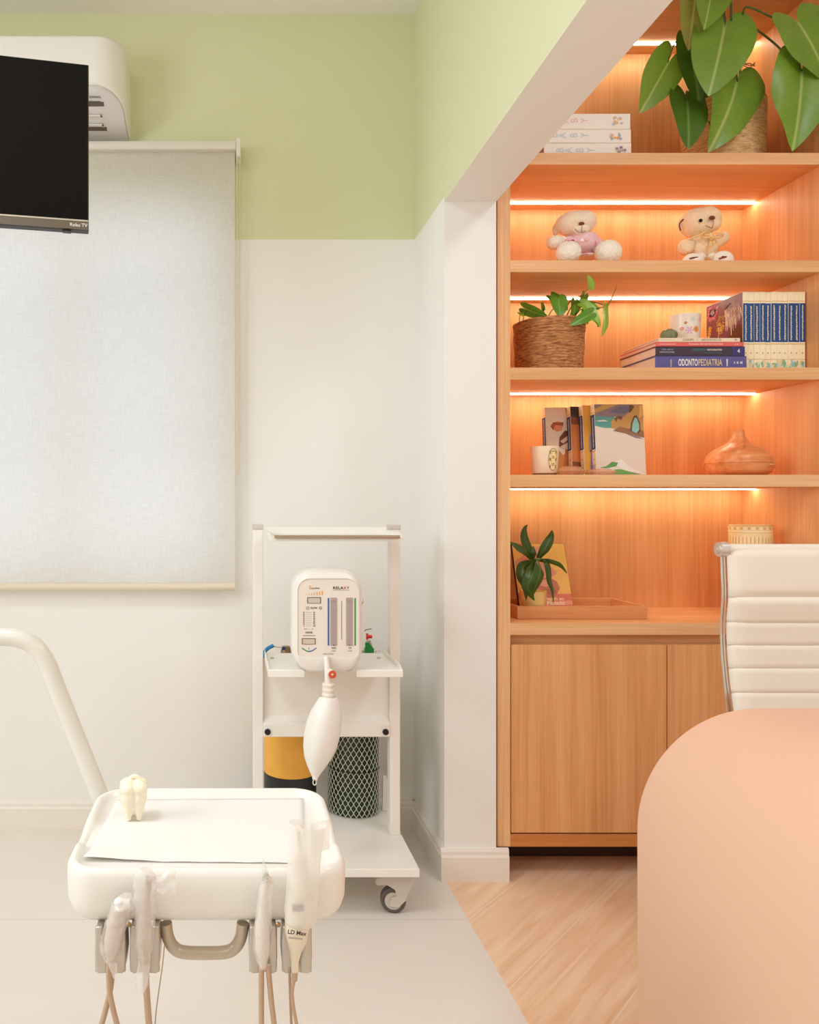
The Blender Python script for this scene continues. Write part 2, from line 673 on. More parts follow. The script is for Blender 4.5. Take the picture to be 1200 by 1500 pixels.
def blind_mat():
    m, nt, b = new_mat('blind_fabric')
    L = nt.links
    tc = nt.nodes.new('ShaderNodeTexCoord')
    mp = nt.nodes.new('ShaderNodeMapping')
    mp.inputs['Scale'].default_value = (220, 1, 18)
    L.new(tc.outputs['Object'], mp.inputs['Vector'])
    nz = nt.nodes.new('ShaderNodeTexNoise')
    nz.inputs['Scale'].default_value = 1
    nz.inputs['Detail'].default_value = 3
    L.new(mp.outputs['Vector'], nz.inputs['Vector'])
    mp2 = nt.nodes.new('ShaderNodeMapping')
    mp2.inputs['Scale'].default_value = (18, 1, 260)
    L.new(tc.outputs['Object'], mp2.inputs['Vector'])
    n2 = nt.nodes.new('ShaderNodeTexNoise')
    n2.inputs['Scale'].default_value = 1
    n2.inputs['Detail'].default_value = 3
    L.new(mp2.outputs['Vector'], n2.inputs['Vector'])
    ad = nt.nodes.new('ShaderNodeMath'); ad.operation = 'ADD'
    L.new(nz.outputs['Fac'], ad.inputs[0]); L.new(n2.outputs['Fac'], ad.inputs[1])
    rp = nt.nodes.new('ShaderNodeValToRGB')
    e = rp.color_ramp.elements
    e[0].position, e[0].color = 0.55, lin((228, 223, 214))
    e[1].position, e[1].color = 1.1, lin((238, 233, 225))
    mr = nt.nodes.new('ShaderNodeMath'); mr.operation = 'MULTIPLY'
    L.new(ad.outputs[0], mr.inputs[0]); mr.inputs[1].default_value = 0.85
    L.new(mr.outputs[0], rp.inputs['Fac'])
    L.new(rp.outputs['Color'], b.inputs['Base Color'])
    b.inputs['Roughness'].default_value = 0.8
    b.inputs['Specular IOR Level'].default_value = 0.1
    tr = nt.nodes.new('ShaderNodeBsdfTranslucent')
    L.new(rp.outputs['Color'], tr.inputs['Color'])
    mx = nt.nodes.new('ShaderNodeMixShader')
    mx.inputs[0].default_value = 0.46
    L.new(b.outputs[0], mx.inputs[1]); L.new(tr.outputs[0], mx.inputs[2])
    L.new(mx.outputs[0], nt.nodes['Material Output'].inputs['Surface'])
    return m


def pane_mat():
    m, nt, b = new_mat('window_glass')
    L = nt.links
    tp = nt.nodes.new('ShaderNodeBsdfTransparent')
    gl = nt.nodes.new('ShaderNodeBsdfGlossy')
    gl.inputs['Roughness'].default_value = 0.02
    mx = nt.nodes.new('ShaderNodeMixShader')
    mx.inputs[0].default_value = 0.06
    L.new(tp.outputs[0], mx.inputs[1]); L.new(gl.outputs[0], mx.inputs[2])
    L.new(mx.outputs[0], nt.nodes['Material Output'].inputs['Surface'])
    return m


M_WALL = wall_paint('wall_paint', 2.096)
M_GREEN = plain('green_paint', GREEN, 0.6, spec=0.25)
M_WHITE = plain('white_paint', WALLW, 0.6, spec=0.25)
M_CEIL = plain('ceiling_paint', (240, 235, 228), 0.7, spec=0.2)
M_TRIM = plain('skirting_white', (238, 231, 222), 0.4)
M_TILE = tile_floor()
M_PLANK = plank_floor()
WD, WM_, WL = (212, 148, 93), (227, 166, 110), (238, 183, 130)
M_WOODV = wood('oak_veneer_vertical', WD, WM_, WL, 'Z')
M_WOODH = wood('oak_veneer_horizontal', (214, 162, 110), (230, 180, 128), (242, 198, 150), 'X')
M_WOODE = wood('oak_edge_vertical', (214, 162, 110), (230, 180, 128), (242, 198, 150), 'Z')
M_WOODT = wood('oak_tray', (200, 134, 82), (220, 156, 102), (234, 174, 120), 'X', off=5)
M_LED = emissive('warm_led_strip', LED_COLOR, LED_STRENGTH)
M_PLASTIC = plain('white_plastic', (238, 234, 226), 0.28, coat=0.15)
M_ENAMEL = plain('white_powder_coat', (240, 236, 228), 0.4)
M_GREYP = plain('grey_plastic', (205, 196, 184), 0.4)
M_BEIGEM = plain('beige_satin_metal', (196, 182, 162), 0.32, metal=0.35)
M_HOLD = plain('holder_satin', (200, 190, 176), 0.25, metal=0.5)
M_CHROME = plain('chrome', (225, 222, 218), 0.08, metal=1.0)
M_ALU = plain('satin_aluminium', (214, 209, 202), 0.3, metal=0.8)
M_BLACK = plain('black_gloss', (10, 9, 8), 0.12, spec=0.18)
M_BLACKM = plain('black_plastic', (24, 22, 20), 0.4)
M_ART = art_mat('printed_paper')
M_INK = plain('dark_ink', (66, 52, 44), 0.5)
M_PAPER = plain('white_paper', (236, 233, 228), 0.7, spec=0.1)
M_PAGES = plain('page_edges', (232, 206, 178), 0.8, bump=0.3, bscale=400)

# ================================================================ the setting
YB = 2.723          # back wall
YP = 2.346          # front face of the pillar
XW = 0.660          # clinic side of the pillar and of the beam over the opening
XO = 0.819          # office side of the beam
ZC = 2.90
XL, XR, YR = -2.3, 3.3, -2.7


def struct(o):
    return tag(o, kind='structure')


mb = MB()
mb.box(XL, XW + 0.003, YR, YB, -0.05, 0)
struct(mb.build('floor', M_TILE, smooth=0))
mb = MB()
mb.box(XW + 0.003, XR, YR, YB + 0.03, -0.05, 0)
struct(mb.build('floor_office', M_PLANK, smooth=0))
mb = MB()
mb.box(XL - 0.1, XR + 0.1, YR - 0.1, YB + 0.15, ZC, ZC + 0.08)
struct(mb.build('ceiling', M_CEIL, smooth=0))

# back wall with the window opening
WX0, WX1, WZ0, WZ1 = -1.12, -0.012, 0.875, 2.235
mb = MB()
mb.box(XL, WX0, YB, YB + 0.14, 0, ZC)
mb.box(WX1, XW, YB, YB + 0.14, 0, ZC)
mb.box(WX0, WX1, YB, YB + 0.14, 0, WZ0)
mb.box(WX0, WX1, YB, YB + 0.14, WZ1, ZC)
struct(mb.build('wall_back', M_WALL, smooth=0))
mb = MB()
mb.box(XW, XR, YB + 0.005, YB + 0.14, 0, ZC)
struct(mb.build('wall_back_office', M_WHITE, smooth=0))
mb = MB()
mb.box(XL - 0.1, XL, YR, YB + 0.14, 0, ZC)
struct(mb.build('wall_left', M_WALL, smooth=0))
mb = MB()
mb.box(XR, XR + 0.1, YR, YB + 0.14, 0, ZC)
struct(mb.build('wall_office_side', M_WHITE, smooth=0))
mb = MB()
mb.box(XL, XR, YR - 0.1, YR, 0, ZC)
struct(mb.build('wall_rear', M_WHITE, smooth=0))

# short return wall / pillar, and the beam that runs from it over the opening
mb = MB()
mb.box(XW, XO, YP, YB, 0, ZC)
struct(mb.build('wall_right', M_WALL, smooth=0))
ZS = PZ(295, YP)
mb = MB()
mb.box(XW, XO, YR, YP, ZS, ZC)
o = mb.build('wall_beam', [M_GREEN, M_WHITE], smooth=0)
for f in o.data.polygons:
    f.material_index = 1 if f.normal.z < -0.5 or f.normal.x > 0.5 else 0
struct(o)

# skirting
SK = [(0.0, 0.0), (0.013, 0.0), (0.013, 0.074), (0.010, 0.080), (0.010, 0.090), (0.006, 0.1), (0.0, 0.1)]


def skirting(name, a, b, nrm):
    a, b, nrm = Vector((a[0], a[1], 0)), Vector((b[0], b[1], 0)), Vector((nrm[0], nrm[1], 0))
    m = MB()
    m.prism([a + nrm * d + Vector((0, 0, z)) for d, z in SK], b - a)
    return struct(m.build(name, M_TRIM, smooth=0))


skirting('baseboard_back', (XL, YB), (XW, YB), (0, -1))
skirting('baseboard_right', (XW, YP), (XW, YB), (-1, 0))
skirting('baseboard_pillar', (XW - 0.013, YP), (XO + 0.036, YP), (0, -1))
skirting('baseboard_left', (XL, YR), (XL, YB), (1, 0))

# window behind the blind
w = MB()
for x0, x1, z0, z1 in ((WX0, WX1, WZ0, WZ0 + 0.05), (WX0, WX1, WZ1 - 0.05, WZ1), (WX0, WX0 + 0.05, WZ0, WZ1), (WX1 - 0.05, WX1, WZ0, WZ1), (-0.60, -0.54, WZ0, WZ1)):
    w.box(x0, x1, YB + 0.07, YB + 0.11, z0, z1)
wf = struct(w.build('window_1', plain('window_frame_white', (236, 236, 236), 0.4), smooth=0))
w = MB()
w.box(WX0 + 0.03, WX1 - 0.03, YB + 0.086, YB + 0.092, WZ0 + 0.03, WZ1 - 0.03)
struct(w.build('window_pane', pane_mat(), parent=wf, smooth=0))

# added frame round the side fill lamp; the wall has no opening here
w = MB()
for y0, y1, z0, z1 in ((-0.22, 1.22, 1.28, 1.33), (-0.22, 1.22, 2.47, 2.52), (-0.27, -0.22, 1.28, 2.52), (1.22, 1.27, 1.28, 2.52)):
    w.box(XL, XL + 0.035, y0, y1, z0, z1)
struct(w.build('fill_lamp_frame', M_TRIM, smooth=0))

# ================================================================ roller blind
YBL = 2.672
bl = thing('roller_blind', 'off-white linen roller blind drawn down over the window, backlit by daylight', 'blind', (-0.6, YBL, PZ(866, YBL)))
BX0, BX1 = -1.24, PX(344, YBL)
m = MB()
m.grid(2, 60, lambda u, v: (BX0 + (BX1 - BX0) * u, YBL, PZ(857, YBL) + (PZ(222, YBL) - PZ(857, YBL)) * v))
m.build('fabric', blind_mat(), bl)
m = MB()
zb = PZ(859.5, YBL)
m.tube([(BX0, YBL, zb), (BX1, YBL, zb)], 0.0142, seg=16)
ob = m.build('hem_bar', plain('hem_fabric', (226, 214, 192), 0.7, bump=0.2, bscale=500), bl)
m = MB()
zt = PZ(217, YBL)
m.prism([(BX0, YBL - 0.02, zt - 0.014), (BX0, YBL - 0.026, zt), (BX0, YBL - 0.02, zt + 0.016), (BX0, YBL + 0.05, zt + 0.016), (BX0, YBL + 0.05, zt - 0.014)], (PX(346, YBL) - BX0, 0, 0))
m.build('head_rail', plain('head_rail_cream', (228, 222, 212), 0.3), bl, bevel=0.003)
m = MB()
m.box(PX(346, YBL), PX(353, YBL), YBL - 0.024, YBL + 0.0505, PZ(233, YBL), PZ(206, YBL))
m.build('end_bracket', plain('bracket_cream', (232, 226, 212), 0.35), bl, bevel=0.004)
m = MB()
xa, xb, zlo = PX(347.2, YBL), PX(350.5, YBL), PZ(697, YBL)
path = [(xa, YBL - 0.014, PZ(232, YBL)), (xa, YBL - 0.014, zlo + 0.01), ((xa + xb) / 2, YBL - 0.012, zlo), (xb, YBL - 0.008, zlo + 0.01), (xb + 0.002, YBL - 0.008, PZ(232, YBL))]
m.tube(path, 0.0014, seg=6)
for k in range(0, 90):
    zz = PZ(234, YBL) + (zlo - PZ(234, YBL)) * k / 90
    m.ball((xb + 0.002 * (1 - k / 90), YBL - 0.008, zz), 0.0026, seg=6)
m.build('pull_chain', plain('bead_chain_cream', (226, 212, 176), 0.4), bl)

# ================================================================ air conditioner
ac = thing('air_conditioner', 'white split air conditioner mounted on green wall above the blind', 'air conditioner', (-0.75, YB, 2.44))
AX0, AX1 = -1.2, PX(191.5, YB)
DEP, RC = 0.223, 0.092
ZT, ZBK, ZFR = PZ(50, 2.5), PZ(210, YB), PZ(121, 2.5)


def ac_zb(d):
    t = d / DEP
    return ZBK + (ZFR - ZBK) * t - 0.012 * math.sin(PI * t)


def ac_plan(ins):
    """plan outline, wall to wall: left end, front, big rounded corner, right end (x, depth)."""
    x0, x1, dp, rc = AX0 + ins, AX1 - ins, DEP - ins, RC - ins
    out = [(x0, 0.0)]
    for k in range(13):
        a = PI - PI / 2 * k / 12
        out.append((x0 + rc + math.cos(a) * rc, dp - rc + math.sin(a) * rc))
    for k in range(13):
        a = PI / 2 - PI / 2 * k / 12
        out.append((x1 - rc + math.cos(a) * rc, dp - rc + math.sin(a) * rc))
    out.append((x1, 0.0))
    return out


m = MB()
rings = []
for ins, kind in ((0.03, 0), (0.012, 1), (0.003, 2), (0.0, 3), (0.0, 4), (0.0015, 5), (0.006, 6)):
    ring = []
    for x, d in ac_plan(ins):
        zt = ZT - 0.012 * (1 - d / DEP) * 0
        zb = ac_zb(d)
        z = (zt, zt, zt - 0.004, zt - 0.014, zb + 0.006, zb + 0.001, zb)[kind]
        ring.append((x, YB - max(d, 0.0), z))
    rings.append(ring)
m.rings(rings, True, True)
m.build('body', plain('appliance_white', (240, 238, 232), 0.35, coat=0.1), ac, smooth=50)
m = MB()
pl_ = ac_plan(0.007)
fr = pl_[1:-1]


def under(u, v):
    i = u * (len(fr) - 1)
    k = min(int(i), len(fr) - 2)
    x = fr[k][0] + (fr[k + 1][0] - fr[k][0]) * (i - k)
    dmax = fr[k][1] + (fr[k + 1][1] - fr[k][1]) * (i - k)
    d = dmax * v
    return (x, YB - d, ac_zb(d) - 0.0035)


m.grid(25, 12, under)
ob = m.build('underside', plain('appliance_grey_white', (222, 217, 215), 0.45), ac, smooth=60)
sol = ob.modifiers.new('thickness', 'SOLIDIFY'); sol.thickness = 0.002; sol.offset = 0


def belly(px, d, e=0.006):
    y = YB - d
    return Vector((PX(px, y), y, ac_zb(d) - e))


XA = AX0 + 0.14
m = MB()
a_, b_ = belly(152, 0.170), belly(157, 0.066)
m.prism([(XA, a_.y, a_.z), tuple(a_), tuple(b_), (XA, b_.y, b_.z)], (0, 0, 0.002))
m.build('air_outlet', plain('outlet_brown_grey', (104, 90, 80), 0.6), ac, smooth=0)
for px, d in ((150.5, 0.126), (153, 0.092)):
    m = MB()
    c = belly(px, d, 0.0078)
    m.box(XA, c.x, c.y - 0.0052, c.y + 0.0052, c.z - 0.0015, c.z + 0.0014)
    m.box(c.x - 0.008, c.x - 0.001, c.y - 0.0052, c.y + 0.012, c.z - 0.0015, c.z + 0.0014)
    m.build('louver', M_PLASTIC, ac, smooth=0, bevel=0.0006)
m = MB()
c = belly(148, 0.185, 0.0055)
upv = belly(148, 0.205, 0.0055) - c
upv.x = 0
m.text('AUTO SWING', 0.012, c, (1, 0, 0), upv, align='RIGHT', ext=0.0006, bold=0.01)
m.text('air conditioner', 0.012, belly(147.5, 0.172, 0.0055), (1, 0, 0), upv, align='RIGHT', ext=0.0006, bold=0.01)
m.build('printed_lettering', M_INK, ac, smooth=0)

# ================================================================ television
pr_b = Vector((PX(130, 2.0), 2.0, PZ(338, 2.0)))
ang = math.atan2(0.044, 0.219)
Mtv = Matrix.Translation(pr_b) @ Matrix.Rotation(ang, 4, 'Z')
TVW, TVH = 0.715, PZ(95, 2.0) - PZ(338, 2.0)
tv = thing('television', 'black flat television hanging in front of the air conditioner, cut off by the picture edge', 'television', M=Mtv)
m = MB()
m.box(-TVW, 0, 0.0, 0.028, 0, TVH)
m.box(-TVW + 0.08, -0.08, 0.028, 0.055, 0.03, TVH - 0.10)
m.build('casing', M_BLACKM, tv, local=True, bevel=0.002, smooth=0)
m = MB()
m.box(-TVW + 0.003, -0.003, -0.003, 0.0, 0.026, TVH - 0.003)
m.build('screen', M_BLACK, tv, local=True, bevel=0.001, smooth=0)
m = MB()
m.box(-TVW + 0.001, -0.001, -0.005, 0.0, 0.001, 0.021)
bz = m.build('bottom_bezel', plain('bezel_bronze_grey', (112, 102, 88), 0.4, metal=0.5), tv, local=True, smooth=0)
m = MB()
m.box(-TVW + 0.001, -0.001, -0.0055, 0.0, 0.0215, 0.0255)
m.build('bezel_strip', plain('bezel_light_strip', (206, 196, 182), 0.3, metal=0.5), tv, local=True, smooth=0)
m = MB()
m.text('Roku TV', 0.0125, (-0.026, -0.0052, 0.011), (1, 0, 0), (0, 0, 1), bold=0.02)
m.build('logo', plain('logo_white', (225, 220, 210), 0.5), bz, local=True, smooth=0)
for x in (-0.056, -0.245, -TVW + 0.056):
    m = MB()
    m.box(x - 0.011, x + 0.011, 0.002, 0.02, -0.004, 0.0)
    m.build('stand_socket', M_BLACKM, tv, local=True, smooth=0)
m = MB()
inv = Mtv.inverted()
a0 = Vector((-TVW / 2, 0.055, TVH * 0.45))
wl = inv @ Vector((XL, 1.9, (Mtv @ a0).z))
m.tube([a0, a0 + Vector((0, 0.05, 0)), wl], 0.016, seg=12)
m.box(a0.x - 0.08, a0.x + 0.08, 0.05, 0.062, a0.z - 0.08, a0.z + 0.08)
m.build('wall_arm', M_BLACKM, tv, local=True)

# ================================================================ bookcase
YF, YK = 2.355, 2.718      # front plane, back of the interior
BLX0, BLX1 = 0.8255, PX(747.5, YF)
BRX0 = PX(1204, YF)
BRX1 = BRX0 + 0.041
SZ = [(PZ(224, YF), PZ(241, YF)), (PZ(381.5, YF), PZ(398.5, YF)), (PZ(538.5, YF), PZ(556, YF)), (PZ(695.5, YF), PZ(713, YF))]
CT0, CT1 = PZ(913, YF), PZ(930, YF)
bc = thing('bookcase', 'built-in oak bookcase with lit shelves above and cupboards below, beside the white pillar', 'bookcase', (1.3, YF, 0.0))
ZTOP = 2.80
for x0, x1 in ((BLX0, BLX1), (BRX0, BRX1)):
    m = MB()
    m.box(x0, x1, YF, YK + 0.004, PZ(1240, YF), ZTOP)
    ob = m.build('side_panel', M_WOODV, bc, smooth=0, bevel=0.0008)
    # pale edge banding on the front edge
    m = MB()
    m.box(x0, x1, YF - 0.001, YF, PZ(1240, YF), ZTOP)
    m.build('edge_band', M_WOODE, ob, smooth=0)
m = MB()
m.box(BLX1, BRX0, YK, YK + 0.006, PZ(1240, YF), ZTOP)
m.build('back_panel', M_WOODV, bc, smooth=0)
M_WOODS = wood('oak_veneer_shelf', WD, WM_, WL, 'X', off=2)
shelf_levels = SZ + [(CT0, CT1)]
for i, (zt_, zb_) in enumerate(shelf_levels):
    m = MB()
    m.box(BLX1, BRX0, YF + 0.001, YK, zb_, zt_)
    ob = m.build('shelf' if i < 4 else 'countertop', M_WOODS, bc, smooth=0)
    m = MB()
    m.box(BLX1, BRX0, YF - 0.0005, YF + 0.001, zb_, zt_)
    m.build('edge_band', M_WOODH, ob, smooth=0)
m = MB()
ZH = EYE + (CY - 63) / 0.888 * YF / F - 0.0
m.box(BLX1, BRX0, YF, YK, ZH, ZTOP)
m.build('top_panel', M_WOODS, bc, smooth=0)
YLED = YF / 0.888
for i, zb_ in enumerate([ZH] + [s[1] for s in SZ]):
    m = MB()
    m.box(BLX1 + 0.001, BRX0 - 0.004, YLED - 0.006, YLED + 0.006, zb_ - 0.0035, zb_ + 0.001)
    m.build('light_strip', M_LED, bc, smooth=0)
m = MB()
m.box(BLX1, BRX0, YF + 0.03, YF + 0.05, PZ(948, YF), CT1)
m.build('finger_rail', M_WOODH, bc, smooth=0)
m = MB()
m.box(BLX1, BRX0, YF, YK, PZ(1240, YF), PZ(1223, YF))
ob = m.build('base_rail', M_WOODS, bc, smooth=0)
m = MB()
m.box(BLX1, BRX0, YF - 0.0008, YF, PZ(1240, YF), PZ(1223, YF))
m.build('edge_band', wood('oak_base_edge', (196, 122, 62), (212, 140, 78), (222, 156, 96), 'X'), ob, smooth=0)
for x0, x1 in ((PX(749.5, YF), PX(977.5, YF)), (PX(979, YF), PX(1203, YF))):
    m = MB()
    m.box(x0, x1, YF + 0.003, YF + 0.022, PZ(1220.5, YF), PZ(945, YF))
    m.build('door', M_WOODV, bc, smooth=0, bevel=0.0008)
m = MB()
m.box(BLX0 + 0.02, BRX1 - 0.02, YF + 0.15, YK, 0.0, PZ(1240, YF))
m.build('plinth', plain('plinth_shade', (58, 32, 20), 0.6), bc, smooth=0)  # recessed plinth, coloured dark to stand in for the shade under the cabinet

# ================================================================ nitrous-oxide cart
ct = thing('medical_cart', 'white steel cart on castors standing against the wall beside the pillar', 'cart', (0.30, 2.35, 0))
YPO = 2.315
PL0, PL1 = PX(371, YPO), PX(385.5, YPO)
PR0, PR1 = PX(571.5, YPO), PX(586.5, YPO)
ZBT, ZBB = PZ(1273, 2.1), PZ(1285.5, 2.1)
BXR = PX(615, 2.1)
BXL = PL0 - (BXR - PR1)
m = MB()
m.box(BXL, BXR, 2.1, 2.60, ZBB, ZBT)
m.build('base_board', M_ENAMEL, ct, smooth=0, bevel=0.002)
for x0, x1 in ((PL0, PL1), (PR0, PR1)):
    m = MB()
    m.box(x0, x1, YPO, YPO + 0.04, ZBT, PZ(774, YPO))
    po = m.build('post', M_ENAMEL, ct, smooth=0, bevel=0.002)
    m = MB()
    m.box(x0 - 0.003, x1 + 0.001, YPO - 0.003, YPO + 0.043, PZ(775.5, YPO), PZ(768.5, YPO))
    m.build('post_cap', plain('cap_grey', (206, 198, 188), 0.5), po, smooth=0, bevel=0.002)


def shelf_tray(name, zt_, lip, xl, xr, yf, yb, back=0.0, notch=None):
    m = MB()
    t = 0.003
    m.box(xl, xr, yf, yb, zt_ - t, zt_)
    spans = [(xl, xr)] if not notch else [(xl, notch[0]), (notch[1], xr)]
    for a, b in spans:
        m.prism([(a, yf, zt_ + lip * 0.25), (a, yf - 0.006, zt_ + lip * 0.1), (a, yf - 0.006, zt_ - lip), (a, yf, zt_ - lip), (a, yf + 0.004, zt_ - t)], (b - a, 0, 0))
    for x in (xl, xr - t):
        m.prism([(x, yf, zt_ - lip), (x, yf - 0.004, zt_ + lip * 0.1), (x, yf + 0.03, zt_ + 0.012), (x, yb, zt_ + 0.012), (x, yb, zt_ - lip)], (t, 0, 0))
    if back:
        m.box(xl, xr, yb - t, yb, zt_, zt_ + back)
    return m.build(name, M_ENAMEL, ct, smooth=0, bevel=0.0015)


XTL, XTR = PL1 + 0.0005, PR1 - 0.004
tt = shelf_tray('top_tray', PZ(783, YPO), 0.010, PX(396, 2.1), PX(590, 2.1), 2.1, YPO - 0.001, back=0.022)
m = MB()
yb_ = 2.088
m.tube([(PX(402, yb_), yb_, PZ(786.3, yb_)), (PX(586, yb_), yb_, PZ(786.3, yb_))], 0.0042, seg=12)
m.build('chrome_bar', plain('bar_bronze_chrome', (188, 168, 146), 0.2, metal=0.9), tt)
ZM = PZ(958, YPO)
ms = shelf_tray('shelf_tray', ZM - 0.004, 0.017, PX(393, 2.1), PX(590, 2.1), 2.1, YPO + 0.036, notch=(PX(446, 2.1), PX(522, 2.1)))
for px in (399, 555):
    m = MB()
    m.lathe([(0.005, 0), (0.006, 0.003), (0.002, 0.005)], (PX(px, 2.27), 2.27, ZM - 0.004), 12)
    m.build('screw', M_ALU, ms)
# lower cover panel with its front rail
m = MB()
m.box(PL1, PR0, YPO + 0.02, YPO + 0.024, PZ(1076, YPO), ZM - 0.02)
m.prism([(PL1, YPO - 0.004, PZ(1079, YPO)), (PL1, YPO - 0.004, PZ(1060, YPO)), (PL1, YPO + 0.006, PZ(1057, YPO)), (PL1, YPO + 0.022, PZ(1050, YPO)), (PL1, YPO + 0.022, PZ(1079, YPO))], (PR0 - PL1, 0, 0))
cp = m.build('cover_panel', M_ENAMEL, ct, smooth=0, bevel=0.002)
for px in (392, 564.5):
    m = MB()
    c = Vector((PX(px, YPO), YPO - 0.004, PZ(1071.5, YPO)))
    m.cyl(c, c + Vector((0, -0.006, 0)), 0.0095, 0.0085, 20)
    m.cyl(c + Vector((0, -0.006, 0)), c + Vector((0, -0.008, 0)), 0.006, 0.005, 6)
    m.build('bolt', M_BLACKM, cp)
m = MB()
m.prism([(PX(560, 2.5), 2.5, ZBT), (PX(576, 2.5), 2.5, ZBT), (PX(574, 2.5), 2.5, ZBT + 0.05), (PX(566, 2.5), 2.5, ZBT + 0.115), (PX(561, 2.5), 2.5, ZBT + 0.115)], (0, 0.006, 0))
m.build('cylinder_stop', M_ENAMEL, ct, smooth=0, bevel=0.002)


# castors: (x, y, heading)
def castor(x, y, rz):
    Mc = Matrix.Translation((x, y, 0)) @ Matrix.Rotation(rz, 4, 'Z')
    r = 0.036
    m = MB()
    prof = []
    for yy, rr in ((-0.013, r - 0.010), (-0.014, r - 0.006), (-0.011, r - 0.001), (0, r), (0.011, r - 0.001), (0.014, r - 0.006), (0.013, r - 0.010)):
        prof.append((rr, yy))
    Mr = Mc @ Matrix.Translation((0, 0, r)) @ Matrix.Rotation(R(90), 4, 'X')
    m.lathe(prof, seg=32, M=Mr)
    tyre = m
    # fork: swept hood
    f = MB()
    top = ZBB - 0.004
    for s in (-1, 1):
        pl = [(-0.012, r - 0.014), (0.014, r - 0.016), (0.034, r + 0.006), (0.054, top - 0.03), (0.056, top), (0.012, top), (-0.008, top - 0.008), (-0.040, top - 0.022), (-0.052, top - 0.036), (-0.044, top - 0.044), (-0.02, top - 0.04), (0.004, r + 0.034), (0.008, r + 0.016), (-0.006, r + 0.012)]
        f.prism([Mc @ Vector((px, s * 0.0185 - 0.002, pz)) for px, pz in pl], Mc.to_3x3() @ Vector((0, 0.004, 0)))
    hood = [(0.012, top), (0.056, top), (0.056, top - 0.012), (0.03, top - 0.02), (-0.04, top - 0.03), (-0.052, top - 0.036), (-0.04, top - 0.02), (-0.008, top - 0.006)]
    f.prism([Mc @ Vector((px, -0.0185, pz)) for px, pz in hood], Mc.to_3x3() @ Vector((0, 0.037, 0)))
    f.cyl(Mc @ Vector((0.034, 0, top - 0.005)), Mc @ Vector((0.034, 0, ZBB)), 0.018, 0.018, 16)
    root = f.build('castor', M_GREYP, ct, smooth=30, bevel=0.002)
    tyre.build('tyre', plain('tyre_grey', (96, 88, 80), 0.6), root)
    h = MB()
    h.lathe([(r - 0.012, -0.015), (r - 0.012, 0.015)], seg=28, M=Mr)
    h.lathe([(0.012, -0.0165), (0.012, 0.0165)], seg=20, M=Mr)
    h.build('hub', plain('hub_grey', (206, 196, 184), 0.4), root)


castor(PX(577, 2.155), 2.165, R(-8))
castor(BXL + 0.055, 2.165, R(190))
castor(BXR - 0.06, 2.53, R(60))
castor(BXL + 0.055, 2.53, R(170))

# gas cylinders standing on the base board, their valves above the shelf
def cyl_prof(r, z0, z1):
    out = [(r * 0.92, z0), (r, z0 + 0.012)]
    for k in range(0, 9):
        a = k / 8 * PI / 2
        out.append((0.022 + (r - 0.022) * math.cos(a), z1 - 0.06 + 0.06 * math.sin(a)))
    return out


YG = 2.515
xg = PX(425, YG)
rg = 0.086
g1 = thing('gas_cylinder', 'yellow gas cylinder with a black lower end standing on the white cart', 'gas cylinder', (xg, YG, ZBT))
m = MB()
z_split = PZ(1142, YG - rg)
m.lathe([(rg * 0.94, ZBT + 0.001), (rg, ZBT + 0.012), (rg, z_split - 0.0004)], (xg, YG, 0), 48)
m.build('lower_band', plain('cylinder_black', (34, 32, 34), 0.45, var=0.15), g1)
m = MB()
m.lathe([(rg - 0.0003, z_split)] + cyl_prof(rg, ZBT, 0.60)[2:], (xg, YG, 0), 48)
m.build('shell', plain('cylinder_yellow', (240, 178, 72), 0.5, var=0.15, vscale=16), g1)
m = MB()
m.cyl((xg, YG, 0.598), (xg, YG, 0.66), 0.014)
xv = PX(419, YG - 0.03)
m.lathe([(0.017, PZ(960, YG)), (0.017, PZ(950, YG)), (0.013, PZ(945, YG)), (0.013, PZ(944, YG))], (xv, YG - 0.03, 0), 20)
m.cyl((xg, YG, 0.66), (xv, YG - 0.03, PZ(960, YG)), 0.012)
m.build('valve', plain('brass_nickel', (150, 128, 96), 0.3, metal=0.7), g1)
m = MB()
q = lambda px, py: P(px, py, YG - 0.02)
m.tube(catmull([q(383, 966), q(387, 956), q(393, 949.5), q(401, 945.5)], 6), 0.0062, seg=10)
m.build('hose', plain('hose_blue', (22, 128, 190), 0.35), g1)
m = MB()
m.tube(catmull([q(401, 946), q(406, 948), q(412, 948)], 4), 0.0022, seg=8)
m.build('hose_clip', M_ALU, g1)
m = MB()
m.box(q(412.5, 0).x, q(417, 0).x, YG - 0.05, YG - 0.044, PZ(948, YG), PZ(944, YG))
m.build('valve_tag', plain('tag_blue', (44, 46, 122), 0.5), g1, smooth=0)

xg2 = PX(518, YG)
g2 = thing('gas_cylinder', 'dark green gas cylinder in a white net sleeve standing on the white cart', 'gas cylinder', (xg2, YG, ZBT))
m = MB()
m.lathe(cyl_prof(rg - 0.004, ZBT + 0.001, 0.60), (xg2, YG, 0), 48)
m.build('shell', plain('cylinder_dark_green', (24, 44, 22), 0.4, var=0.4, vscale=6), g2)
m = MB()
N, zc, z0n, z1n = 60, 0.0290, ZBT + 0.004, 0.56
nz_ = int((z1n - z0n) / (zc / 6))
for i in range(N):
    pts = []
    for k in range(nz_ + 1):
        z = z0n + (z1n - z0n) * k / nz_
        ph = ((z - z0n) / zc) % 1.0
        tri = 0.5 - 0.5 * math.cos(2 * PI * ph)
        a = 2 * PI / N * (i + (0.5 - tri) * 0.96 * (1 if i % 2 == 0 else -1))
        rr_ = rg - 0.002
        pts.append((xg2 + math.cos(a) * rr_, YG + math.sin(a) * rr_, z))
    m.tube(pts, 0.00105, seg=4)
m.build('net_sleeve', plain('net_white', (214, 216, 200), 0.5), g2, smooth=80)
m = MB()
zr = PZ(1133, YG - rg)
